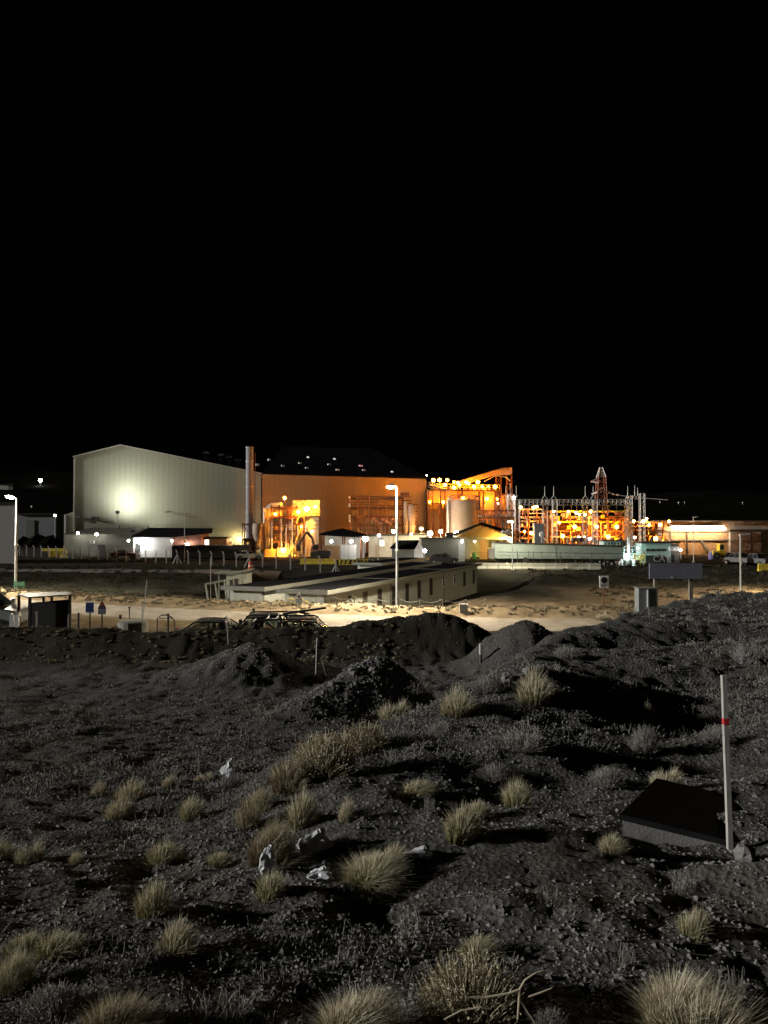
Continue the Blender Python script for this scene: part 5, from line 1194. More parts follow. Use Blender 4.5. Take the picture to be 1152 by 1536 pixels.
# ------------------------------------------------------------------ prefab blocks in the hollow beyond the road
def prefab(name, label, C, dirv, L, wd, zr, zb, cols, seams):
    """C near corner, dirv along the long side, the block lies to the left of it; cols are photo columns of windows on the long side"""
    d = Vector(dirv).normalized(); n = Vector((d.y, -d.x)); l = -n         # n: outward normal of the long side, l: towards the far long side
    o = bpy.data.objects.new(name, None); col.objects.link(o); o.location = (C[0], C[1], zb); tag(o, label, 'building')
    hgt = zr-zb; fz = .42
    def P(s, t, z): p = d*s + l*t; return (p.x, p.y, z)
    def blk(mb, s0, s1, t0, t1, z0, z1):
        return mb.add([P(s0,t0,z0),P(s1,t0,z0),P(s1,t1,z0),P(s0,t1,z0),P(s0,t0,z1),P(s1,t0,z1),P(s1,t1,z1),P(s0,t1,z1)], [(0,1,2,3),(7,6,5,4),(4,5,1,0),(5,6,2,1),(6,7,3,2),(7,4,0,3)])
    blk(MB(), .06, L-.06, .06, wd-.06, -.3, hgt-.05).build('core_wall', M['prefab'], o)
    # long side panels, split at the windows
    wins = []
    for px, kind in cols:
        k = (px-CX)/F
        s = (k*C[1]-C[0])/(d.x-k*d.y); wins.append((s, kind))
    x = 0.0; edges = [0.0]
    while x < L-1e-3: x = min(L, x+1.22); edges.append(x)
    for a, b in zip(edges[:-1], edges[1:]):
        blk(MB(), a+.008, b-.008, 0, .055, -.3, hgt-.06).build('wall_panel', M['prefab'], o)
    e = 0
    while e < wd-1e-3:
        b = min(wd, e+1.1); blk(MB(), -.052, .0, e+.008, b-.008, -.3, hgt-.06).build('wall_panel', M['prefab'], o); e = b
    for s in seams:
        blk(MB(), s-.1, s+.1, -.05, -.003, -.3, hgt-.02).build('corner_post', M['prefabtrim'], o)
    ro = blk(MB(), -.45, L+.4, -.42, wd+.4, hgt, hgt+.10).build('roof', M['roofdark'], o)
    blk(MB(), -.52, L+.46, -.49, -.425, hgt-.12, hgt+.16).build('fascia', M['prefabtrim'], ro)
    blk(MB(), -.52, -.455, -.42, wd+.46, hgt-.12, hgt+.16).build('fascia', M['prefabtrim'], ro)
    blk(MB(), -.44, L+.4, wd+.405, wd+.46, hgt-.05, hgt+.1).build('fascia', M['darksteel'], ro)
    for s in seams: blk(MB(), s-.06, s+.06, -.42, wd+.4, hgt+.103, hgt+.15).build('roof_seam', M['darksteel'], ro)
    for s, kind in wins:
        if s < .4 or s > L-.4: continue
        c = d*s; c = Vector((c.x, c.y, hgt-1.28 if kind != 'w' else hgt-1.05))
        if kind == 'w':
            window(o, c + n.to_3d()*.012, .62, 1.0, (d.x,d.y,0), (n.x,n.y,0), M['white'], M['glass'], depth=.05)
        else:
            window(o, c + n.to_3d()*.012, .85, 1.5, (d.x,d.y,0), (n.x,n.y,0), M['prefabtrim'], M['shutter'], bar=False, depth=.035)
    return o, P, d, n, hgt
M['shutter'] = mat('brown_shutter', (.045,.038,.03), .8, 0, .25, 2.)
PC = (-3.95, 50.9); PD = (.365, .931)
o, P_, d_, n_, hg = prefab('prefab_block', 'long grey prefab block with dark roof and window row behind the street lamp', PC, PD, 40, 2.9, .86, -2.45,
    [(499,'w'),(524,'w'),(547,'s'),(569,'s'),(590,'s'),(610,'s'),(628,'s'),(646,'s'),(665,'w'),(681,'w'),(696,'s'),(710,'s')], (.12, 12.2, 27.0, 39.88))
c2 = (PC[0]-4.5, PC[1]+2.6)
prefab('prefab_block', 'second prefab block, its short end left of the triangular sign', c2, PD, 40, 2.6, .88, -2.45, [], (.12, 39.88))
c3 = (PC[0]-9.6+14, PC[1]+5.4+30)
prefab('prefab_block', 'third prefab block whose roof shows behind the two long ones', (c3[0]-1.0, c3[1]), PD, 16, 2.6, 1.0, -2.45, [], (.12,))

# leaning steel frame and small cabin
T = Thing('site_cabin', 'small grey-green cabin with lean-to roof left of the prefab ends', 'cabin', 356, 61)
T.p('wall', MB().box(T.x(340), T.x(371), 0, 2.2, -.4, T.z(861)), M['prefab'])
T.p('roof', MB().prism([(T.x(322),T.z(860.5)),(T.x(353),T.z(861.5)),(T.x(374),T.z(856)),(T.x(374),T.z(854.5)),(T.x(353),T.z(859)),(T.x(322),T.z(858.5))], -.3, 2.5), M['prefabtrim'])
T.p('door', MB().box(T.x(345), T.x(358), -.06, -.003, -.3, T.z(868)), M['darksteel'])
T.p('post', MB().box(T.x(328)-.05, T.x(328)+.05, .1, .2, -.4, T.z(860.6)), M['prefabtrim'])
T = Thing('open_rack', 'leaning open square steel frame beside the small cabin', 'frame', 325, 58)
q = [(T.x(309),T.z(876)),(T.x(337),T.z(871)),(T.x(341),T.z(901)),(T.x(313),T.z(903))]
for k in range(4):
    a, b = q[k], q[(k+1)%4]; T.p('bar', MB().tube((a[0],0,a[1]),(b[0],0,b[1]),.07,6), M['prefabtrim'])
    T.p('bar', MB().tube((a[0]+.5,.9,a[1]+.08),(b[0]+.5,.9,b[1]+.08),.06,6), M['prefabtrim'])
    T.p('bar', MB().tube((a[0],0,a[1]),(a[0]+.5,.9,a[1]+.08),.05,6), M['prefabtrim'])
T.p('leg', MB().tube((T.x(313),0,T.z(902)),(T.x(313.5),0,-.3),.07,6), M['prefabtrim']); T.p('leg', MB().tube((T.x(341),0,T.z(900)),(T.x(341.5),0,-.3),.07,6), M['prefabtrim'])
T.p('prop', MB().tube((T.x(363),.3,T.z(866)),(T.x(368),.3,-.2),.06,6), M['prefabtrim'])

# rope barrier along the verge
rb = bpy.data.objects.new('rope_barrier', None); col.objects.link(rb); rb.location = (0,0,0); tag(rb, 'sagging pale rope strung between low posts along the verge', 'barrier')
pp = []
for px in (475,500,532,566,597,630,664,698,728):
    X = (px-CX)/F*48.6; Y = float(road_far(X))+2.2; X = (px-CX)/F*Y; pp.append(Vector((X, Y, H(X,Y))))
for p in pp: MB().tube(p-Vector((0,0,.15)), p+Vector((0,0,.52)), .03, 6).build('post', M['greywall'], rb)
for a, b in zip(pp[:-1], pp[1:]):
    pts = [a.lerp(b, t)+Vector((0,0,.5-.9*t*(1-t)*.9)) for t in (0,.2,.4,.6,.8,1)]
    MB().bend(pts, .011, 5).build('rope', M['prefabtrim'], rb)

# triangular warning sign with yellow rail
def base_on(px, Yoff): X = (px-CX)/F*48; Y = float(road_far(X))+Yoff; X = (px-CX)/F*Y; return X, Y
X, Y = base_on(448, 1.6)
T = Thing('warning_sign', 'white pointed warning sign with black pictogram before the prefab end', 'sign', 448, Y)
for px in (444.5, 451.5): T.p('post', MB().box(T.x(px)-.03, T.x(px)+.03, 0, .06, -.2, T.z(900)), M['offwhite'])
bd = T.p('board', MB().prism([(T.x(443),T.z(906)),(T.x(453.5),T.z(906)),(T.x(453.5),T.z(897)),(T.x(448.5),T.z(886.5)),(T.x(443),T.z(897))], -.04, -.004), M['white'])
MB().prism([(T.x(446.6),T.z(896)),(T.x(450.4),T.z(896)),(T.x(448.5),T.z(891.5))], -.052, -.041).build('pictogram', M['black'], bd)
for k, (a, b) in enumerate(((444.5,452),(445,450),(447,452))): MB().box(T.x(a), T.x(b), -.05, -.041, T.z(899.6+2.3*k), T.z(898.6+2.3*k)).build('text_line', M['greywall'], bd)
T = Thing('guard_rail', 'yellow bent guard rail on both sides of the pointed sign', 'rail', 450, Y+.35)
T.p('tube', MB().bend([(T.x(431),0,T.z(899)),(T.x(434),0,T.z(897.5)),(T.x(440),0,T.z(899)),(T.x(452),0,T.z(898)),(T.x(469),0,T.z(907))], .035, 6), M['yellow'])
for px in (435.5, 441, 463): T.p('post', MB().tube((T.x(px),0,-.2),(T.x(px),0,T.z(899 if px < 450 else 904)),.035,6), M['yellow'])

X, Y = base_on(695, .9)
T = Thing('junction_box', 'small grey junction box on the verge below the prefab block', 'box', 695, Y)
T.p('case', MB().box(-.22,.22,-.15,.15,-.1,.42), M['greywall']); T.p('lid', MB().box(-.26,.26,-.19,.19,.423,.47), M['concrete'])

# green road sign
T = Thing('road_sign', 'small green road sign with pale lettering below the left street lamp', 'sign', 29.5, 60.5)
for px in (23.5, 35.5): T.p('post', MB().box(T.x(px)-.04, T.x(px)+.04, .0, .08, -.2, T.z(872)), M['greywall'])
bd = T.p('board', MB().box(T.x(21.5), T.x(38), -.04, -.004, T.z(880), T.z(872.5)), M['green'])
for a, b, row in ((23,29,874.6),(30,36.5,874.2),(23,31,877.4),(32,36,877)): MB().box(T.x(a), T.x(b), -.05, -.041, T.z(row+.5), T.z(row-.5)).build('text_line', M['white'], bd)
# white notice sign on the right
T = Thing('notice_sign', 'white notice sign with round truck pictogram and text lines past the road', 'sign', 905, 48.6)
T.p('post', MB().box(-.035,.035,0,.07,-.2,T.z(866)), M['ruststeel'])
bd = T.p('board', MB().box(T.x(898.5), T.x(912), -.05, -.004, T.z(882), T.z(863.5)), M['white'])
MB().lathe([(.19,-.004),(.2,0),(.2,.006),(.145,.008),(.14,.002)], 24).build('ring', M['black'], bd).matrix_local = Matrix.Translation((T.x(905.2), -.052, T.z(870))) @ Matrix.Rotation(PI/2, 4, 'X')
MB().prism([(-.15,-.06),(.13,-.06),(.15,.02),(.05,.04),(.0,.1),(-.1,.1),(-.15,.05)], -.062, -.052).build('pictogram', M['black'], bd).location = (T.x(905.2), 0, T.z(870))
MB().add([(-.13,-.066,.12),(-.10,-.066,.15),(.13,-.066,-.12),(.10,-.066,-.15)], [(0,2,3),(0,1,2)] ).build('slash', M['black'], bd).location = (T.x(905.2), 0, T.z(870))
for k in range(3): MB().box(T.x(900.5), T.x(910.5-(k==2)*3), -.058, -.051, T.z(876.4+2*k), T.z(875.4+2*k)).build('text_line', M['black'], bd)

# big sign seen from behind, on two posts
T = Thing('large_signboard', 'wide grey signboard seen from behind on two tall posts at right', 'sign', 1010, 31)
T.p('board', MB().box(T.x(973), T.x(1052), -.06, -.003, T.z(868), T.z(845)), mat('sign_back_grey', (.19,.19,.235), .6, 0, .12, 2))
for px in (983.5, 1036): T.p('post', MB().box(T.x(px)-.07, T.x(px)+.07, 0, .12, -1.2, T.z(846)), M['wood'])
T.p('batten', MB().box(T.x(974), T.x(1051), .003, .05, T.z(857), T.z(855)), M['wood'])
T.p('reflector', MB().box(T.x(1005), T.x(1009), -.07, -.061, T.z(866.5), T.z(865.3)), M['white'])
# grey cabinet on the hill crest
T = Thing('electric_cabinet', 'grey metal electric cabinet with pale conduit at the hill crest', 'cabinet', 971, 26.5, z=float(Hnp((971-CX)/F*26.5, 26.5))-.0)
T.p('case', MB().box(T.x(957.5), T.x(984), 0, .45, -1.2, T.z(883)), mat('cabinet_grey', (.16,.18,.175), .6, .1, .12, 3))
T.p('hood', MB().box(T.x(956.5), T.x(985), -.05, .5, T.z(883)+.003, T.z(881.6)), M['greywall'])
T.p('conduit', MB().box(T.x(969.5), T.x(971.5), -.08, -.003, -1.2, T.z(884)), M['offwhite'])
T.p('door_panel', MB().box(T.x(973), T.x(983), -.03, -.003, .0, T.z(885)), mat('cabinet_door', (.13,.145,.14), .55, .1, .1, 3))

# ------------------------------------------------------------------ bus shelter, signs and posts behind the bank
T = Thing('bus_shelter', 'small black-sided shelter with grey flat roof beside the road', 'shelter', 70, 41.2, z=-.45)
rf = T.p('roof', MB().add([(T.x(28,-.1),-.1,T.z(892.5)),(T.x(44,-1.4),-1.4,T.z(897,-1.4)),(T.x(108.5,-1.),-1.,T.z(893,-1.)),(T.x(104,.9),.9,T.z(889,.9)),(T.x(42,.9),.9,T.z(890.5,.9)),
     (T.x(28,-.1),-.1,T.z(892.5)+.06),(T.x(44,-1.4),-1.4,T.z(897,-1.4)+.06),(T.x(108.5,-1.),-1.,T.z(893,-1.)+.06),(T.x(104,.9),.9,T.z(889,.9)+.06),(T.x(42,.9),.9,T.z(890.5,.9)+.06)],
     [(4,3,2,1,0),(5,6,7,8,9),(0,1,6,5),(1,2,7,6),(2,3,8,7),(3,4,9,8),(4,0,5,9)]), mat('grey_roof_sheet', (.045,.05,.058), .6, 0, .2, 2))
for px, y in ((29.5,-.05),(46,-1.25),(106,-.9)): T.p('post', MB().box(T.x(px,y)-.06, T.x(px,y)+.06, y-.06, y+.06, -.3, T.z(897 if px > 40 and px < 50 else 893,y)), M['black'])
for px in (77, 89): T.p('post', MB().box(T.x(px)-.05, T.x(px)+.05, -.9, -.8, -.3, T.z(895.5,-.9)), M['black'])
for k in range(5): T.p('side_board', MB().prism([(T.x(46.5+k*11.7,-1),-.3),(T.x(58+k*11.7,-1),-.3),(T.x(58+k*11.7,-1),T.z(904-1.05*(k+1),-1)),(T.x(46.5+k*11.7,-1),T.z(904-1.05*k,-1))], -1.03, -.97), M['black'])
T.p('brace', MB().tube((T.x(47),-1.5,T.z(910)),(T.x(52),-1.5,T.z(926)),.03,5), M['greywall'])
def postsign(px, Y, z, label, poly, m, mp, top, base=-.3, cap=None):
    T = Thing('post_sign', label, 'sign', px, Y, z=z)
    T.p('post', MB().box(-.03,.03,.0,.06,base,T.z(top)), M['black'])
    b = T.p('board', MB().prism([(T.x(a),T.z(r)) for a, r in poly], -.045, -.003), m)
    return T, b
T, b = postsign(136, 39.6, -.35, 'blue board sign with white strip along the top behind the bank', [(130,917.5),(142,917.5),(142,904),(130,904)], M['blue'], None, 905)
MB().box(T.x(130.5), T.x(142.5), -.05, -.0, T.z(903.9), T.z(902)).build('top_strip', M['white'], b)
MB().box(T.x(130.5), T.x(142), -.05, -.0, T.z(919), T.z(917.6)).build('bottom_strip', M['offwhite'], b)
T, b = postsign(154, 39.6, -.35, 'pointed sign with dark back and red tip right of the blue board', [(148.5,921),(160,921),(160,911),(154.5,900.5),(148.5,911)], M['darksteel'], None, 905)
MB().prism([(T.x(152),T.z(908)),(T.x(157),T.z(908)),(T.x(154.5),T.z(902.5))], -.055, -.046).build('tip', M['red'], b)
MB().box(T.x(149), T.x(159.5), -.055, -.046, T.z(920.5), T.z(913)).build('lower_plate', mat('plate_grey', (.14,.16,.19), .5), b)
def bollard(px, row0, row1, Y, z, label, m='black', w=.05, ball=False):
    T = Thing('bollard', label, 'post', px, Y, z=z)
    T.p('shaft', MB().tube((0,0,-.3),(0,0,T.z(row0)),w,8), M[m])
    T.p('cap', MB().ball((0,0,T.z(row0)), w*(2.0 if ball else 1.15), 8, 5), M[m])
bollard(56.5, 919, 930, 38.5, -.3, 'ball-topped short post in front of the shelter', 'greywall', .04, True)
bollard(119, 920, 930, 38.5, -.3, 'short black post between the shelter and the blue board', 'black')
bollard(195, 911, 925, 39, -.35, 'thin post with small knob right of the pointed sign', 'darksteel', .03, True)
bollard(381, 914, 922, 37, -.4, 'dark thin post standing behind the left pickup', 'black', .04, True)
bollard(253, 921, 930, 37, -.4, 'short dark post beside the curved hoop', 'black', .045)
bollard(104, 922, 930, 37.5, -.3, 'small stub post at the right foot of the shelter', 'greywall', .035)
for px, lb in ((19,'left one of the two white marker blocks before the van'), (27,'right one of the two white marker blocks before the van')):
    T = Thing('marker_block', lb, 'marker', px, 36.5, z=float(Hnp((px-CX)/F*36.5,36.5))-.05)
    T.p('block', MB().prism([(-.1,-.1),(.1,-.1),(.085,T.z(922)),(-.085,T.z(922))], -.06, .06), M['white']); T.p('cap', MB().box(-.06,.06,-.05,.05,T.z(922)+.002,T.z(922)+.05), M['offwhite'])
T = Thing('steel_hoop', 'curved steel hoop rail rising behind the bank', 'rail', 250, 37, z=-.4)
T.p('hoop', MB().bend([(T.x(236),0,-.2),(T.x(237),0,T.z(927)),(T.x(243),0,T.z(922.5)),(T.x(252),0,T.z(922)),(T.x(258),0,T.z(925)),(T.x(262),0,T.z(930)),(T.x(263),0,-.2)], .03, 6), M['darksteel'])
T.p('strut', MB().tube((T.x(240),0,T.z(927)),(T.x(259),0,T.z(927)),.025,5), M['darksteel'])
T = Thing('upturned_tank', 'low pale upturned tank lid lying behind the bank', 'tank', 200, 37.5, z=-.35)
T.p('shell', MB().lathe([(.7,-.3),(.7,T.z(932)),(.55,T.z(930)),(.2,T.z(929))], 20), M['greywall']); T.p('valve', MB().tube((-.6,0,T.z(928)),(-.6,0,T.z(922)),.07,6), M['black'])

M['stake'] = mat('weathered_stake', (.34,.33,.31), .8, 0, .35, 9., stretch=(6,6,.6))
def stake(px, row0, row1, label, lean=0., w=.03, m='offwhite', px1=None, name='marker_stake', mesh='square'):
    g = ground_at(px, row1); T = Thing(name, label, 'stake', px, g.y, z=g.z)
    zt = T.z(row0); dx = T.x(px1 if px1 else px)
    if mesh == 'square':
        b = MB().add([(-w,-w,-.25),(w,-w,-.25),(w,w,-.25),(-w,w,-.25),(dx-w*.95,-w*.95,zt),(dx+w*.95,-w*.95,zt),(dx+w*.95,w*.95,zt),(dx-w*.95,w*.95,zt)],
              [(0,3,2,1),(4,5,6,7),(0,1,5,4),(1,2,6,5),(2,3,7,6),(3,0,4,7)])
    else: b = MB().tube((0,0,-.25),(dx,0,zt),w,6)
    T.p('shaft', b, M[m]); return T, zt, dx
T, zt, dx = stake(1092, 1012, 1271, 'white square wooden stake with red band beside the concrete slab', w=.019, px1=1083.5, m='stake')
f = lambda t, e: [(dx*t-.019-e,-.019-e,zt*t),(dx*t+.019+e,-.019-e,zt*t),(dx*t+.019+e,.019+e,zt*t),(dx*t-.019-e,.019+e,zt*t)]
T.p('red_band', MB().add(f(.716,.002)+f(.752,.002), [(0,3,2,1),(4,5,6,7),(0,1,5,4),(1,2,6,5),(2,3,7,6),(3,0,4,7)]), M['red'])
T, zt, dx = stake(474, 957, 1012, 'thin pale stake with a leaning stick on the rocky mound', w=.022, px1=476, mesh='r')
T.p('leaning_stick', MB().tube((dx*.95,0,zt*.85),(.33,.1,-.05),.014,5), M['wood']); T.p('cross_peg', MB().tube((-.06,0,zt*.93),(.12,0,zt*.9),.016,5), M['offwhite'])
T, zt, dx = stake(720.5, 966, 994, 'stubby post with pale top half among the scrub', w=.05, m='darksteel', mesh='r')
T.p('pale_sleeve', MB().tube((0,-.003,zt*.45),(0,-.003,zt*1.02),.056,8), M['offwhite'])
stake(344, 922, 965, 'thin grey rod leaning left above the gravel heap', w=.016, px1=340, mesh='r', m='steel')
for px, r0, px1, Y, lab in ((213, 870, 221, 40, 'very thin leaning aerial rod beyond the bank'), (317, 836, 316, 58, 'tall thin rod beside the leaning steel frame'), (214, 905, 214, 37.5, 'short thin rod near the upturned tank')):
    T = Thing('aerial_rod', lab, 'rod', px, Y, z=float(Hnp((px-CX)/F*Y, Y)))
    T.p('shaft', MB().tube((0,0,-.2),(T.x(px1),0,T.z(r0)),.022,5), M['steel']); T.p('ferrule', MB().tube((0,0,-.1),(T.x(px1)*.12,0,T.z(r0)*.12),.035,6), M['darksteel'])

# concrete slab box at the right
g0 = ground_at(1005, 1262)
T = Thing('concrete_slab', 'tilted dark-topped concrete slab box behind the white stake', 'slab', 1010, g0.y, z=g0.z, rz=0)
def corner(px, row, Y): q = up(px, row, Y); return (q.x-T.X, q.y-T.Y, q.z-T.zb)
YA, YB = ground_at(931, 1256).y, ground_at(1104, 1270).y+.12
A_, B_ = corner(931, 1226, YA), corner(1104, 1267, YB); C_ = corner(1190, 1222, YB+1.0); D_ = corner(986, 1174, YA+1.0)
dn = Vector((0,0,-.22))
tv = [Vector(q) for q in (A_, B_, C_, D_)]; tl = [q+Vector((0,0,.045)) for q in tv]
ce = sum(tl, Vector())/4
ov = [q+(q-ce).normalized()*.03 for q in tl]; ov2 = [q+(q-ce).normalized()*.03 for q in tv]
BF = [(0,3,2,1),(4,5,6,7),(0,1,5,4),(1,2,6,5),(2,3,7,6),(3,0,4,7)]
T.p('box', MB().add([q+dn for q in tv]+[q-Vector((0,0,.004)) for q in tv], BF), M['concrete'])
T.p('lid', MB().add(ov2+ov, BF), mat('tarred_lid', (.028,.028,.03), .8, 0, .3, 6, spec=.1))

# ------------------------------------------------------------------ plants
def blade_mesh(name, n, w, h, seed, mode, m, width=.006):
    """mode straw: upright tussock, shrub: twiggy cushion, herb: thin stalks with heads"""
    r = np.random.RandomState(seed); V = []; Fc = []; T_ = []
    lean = np.array([.22, -.02]) if mode == 'straw' else np.array([.05, 0])
    clumps = [(r.normal(0,.13), r.normal(0,.11), r.uniform(.20,.32), 1.0-.10*k_*r.uniform(.5,1.5), r.normal(0,.14,2)) for k_ in range(r.randint(3,6))]
    for i in range(n):
        a = r.uniform(0, 2*PI); q = math.sqrt(r.rand()); out = np.array([math.cos(a), math.sin(a)])
        if mode == 'straw':
            cx_, cy_, cr_, ch_, cl_ = clumps[min(len(clumps)-1, int(r.rand()**1.3*len(clumps)))]
            root = np.array([cx_,cy_])*w+out*q*w*cr_; bl = h*ch_*(1.05-.35*q)*(r.uniform(.5,1.1) if r.rand() > .12 else r.uniform(.2,.6)); spread = out*q*w*cr_*1.1*r.uniform(.3,1.3)+(lean+cl_)*bl*r.uniform(.1,1)
            if r.rand() < .05: spread = spread+out*w*.3*r.rand(); bl *= .7
            droop = .10+.22*q
        elif mode == 'shrub':
            root = out*q*w*.40; bl = h*math.sqrt(max(.05,1-.8*q*q))*r.uniform(.35,1.05); spread = out*q*w*.14+r.normal(0,.09*w,2); droop = 0
        else:
            root = out*q*w*.40; bl = h*r.uniform(.4,1.1); spread = r.normal(0,.12*w,2); droop = 0
        ph = r.uniform(0, PI); sd_ = np.array([math.cos(ph), math.sin(ph)])*width*r.uniform(.6,1.3)
        k = len(V); segs = 3 if mode == 'straw' else 2
        for j in range(segs+1):
            t = j/segs; c = root + spread*t**2; z = bl*(t-droop*t*t)-.03
            ww = (1-t*.85) if mode == 'straw' else (.8 if j < segs else .5)
            if j == segs and mode == 'straw': V.append((c[0],c[1],z)); T_.append(t)
            else:
                V.append((c[0]-sd_[0]*ww, c[1]-sd_[1]*ww, z)); V.append((c[0]+sd_[0]*ww, c[1]+sd_[1]*ww, z)); T_ += [t, t]
        for j in range(segs):
            b = k+2*j
            if j == segs-1 and mode == 'straw': Fc.append((b, b+1, b+2))
            else: Fc.append((b, b+1, b+3, b+2))
        if mode != 'straw':                          # leaf bits near the tip
            for _ in range(4 if mode == 'shrub' else 3):
                t = r.uniform(.45, 1.05); c = root+spread*t**1.5; z = bl*t-.03; s = r.uniform(.5,1.2)*(.016 if mode == 'shrub' else .013)*max(1, width/.005)
                u = r.normal(0,1,3); u /= np.linalg.norm(u); v = np.cross(u, r.normal(0,1,3)); v /= np.linalg.norm(v)
                k = len(V); P0 = np.array([c[0],c[1],z])
                for q4 in (u*s, v*s*.55, -u*s, -v*s*.55): V.append(tuple(P0+q4)); T_.append(.9)
                Fc.append((k,k+1,k+2,k+3))
    me = bpy.data.meshes.new(name); me.from_pydata(V, [], Fc); me.update()
    at = me.attributes.new('tip', 'FLOAT', 'POINT'); at.data.foreach_set('value', np.array(T_, dtype=np.float32))
    me.materials.append(m); return me
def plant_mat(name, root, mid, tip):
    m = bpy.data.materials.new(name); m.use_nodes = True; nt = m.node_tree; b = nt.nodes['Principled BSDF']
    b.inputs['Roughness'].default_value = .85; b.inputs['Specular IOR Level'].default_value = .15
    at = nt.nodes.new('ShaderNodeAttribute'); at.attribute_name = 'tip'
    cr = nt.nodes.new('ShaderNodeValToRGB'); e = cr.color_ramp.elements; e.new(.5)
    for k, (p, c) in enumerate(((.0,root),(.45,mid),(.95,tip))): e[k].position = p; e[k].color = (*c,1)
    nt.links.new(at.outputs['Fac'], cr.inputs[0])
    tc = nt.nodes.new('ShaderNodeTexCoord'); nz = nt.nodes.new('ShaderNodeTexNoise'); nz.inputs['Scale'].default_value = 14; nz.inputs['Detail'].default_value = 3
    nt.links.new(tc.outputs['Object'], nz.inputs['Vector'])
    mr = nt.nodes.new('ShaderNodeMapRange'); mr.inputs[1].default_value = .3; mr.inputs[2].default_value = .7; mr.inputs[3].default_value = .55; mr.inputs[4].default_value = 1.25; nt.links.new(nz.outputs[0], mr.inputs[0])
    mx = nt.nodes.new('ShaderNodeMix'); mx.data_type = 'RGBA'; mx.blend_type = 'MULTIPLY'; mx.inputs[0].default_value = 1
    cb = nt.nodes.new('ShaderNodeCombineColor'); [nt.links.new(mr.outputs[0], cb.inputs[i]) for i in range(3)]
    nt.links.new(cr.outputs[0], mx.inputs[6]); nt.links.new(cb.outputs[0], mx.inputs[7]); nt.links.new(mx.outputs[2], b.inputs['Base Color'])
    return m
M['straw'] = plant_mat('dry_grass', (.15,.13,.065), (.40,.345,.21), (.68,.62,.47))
M['olive'] = plant_mat('olive_grass', (.13,.12,.045), (.34,.305,.16), (.65,.60,.44))
M['brown'] = plant_mat('brown_shrub', (.12,.085,.05), (.25,.20,.12), (.47,.41,.29))
M['grey'] = plant_mat('grey_shrub', (.09,.085,.075), (.18,.17,.15), (.33,.32,.29))
_pm = {}
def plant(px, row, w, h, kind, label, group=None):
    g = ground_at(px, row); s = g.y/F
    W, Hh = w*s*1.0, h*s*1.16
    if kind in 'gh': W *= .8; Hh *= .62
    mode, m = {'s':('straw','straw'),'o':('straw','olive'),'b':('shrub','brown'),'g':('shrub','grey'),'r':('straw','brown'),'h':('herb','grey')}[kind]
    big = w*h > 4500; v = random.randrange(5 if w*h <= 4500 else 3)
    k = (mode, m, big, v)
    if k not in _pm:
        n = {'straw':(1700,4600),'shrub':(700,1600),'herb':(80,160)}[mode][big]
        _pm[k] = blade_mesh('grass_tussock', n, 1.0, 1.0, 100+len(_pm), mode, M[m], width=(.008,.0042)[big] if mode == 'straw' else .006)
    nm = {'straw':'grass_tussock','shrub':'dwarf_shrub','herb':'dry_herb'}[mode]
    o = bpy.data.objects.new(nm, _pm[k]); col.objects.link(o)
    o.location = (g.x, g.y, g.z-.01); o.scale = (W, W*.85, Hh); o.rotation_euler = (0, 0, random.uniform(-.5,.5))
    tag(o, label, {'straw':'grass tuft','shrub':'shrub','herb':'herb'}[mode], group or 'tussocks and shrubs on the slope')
    return o
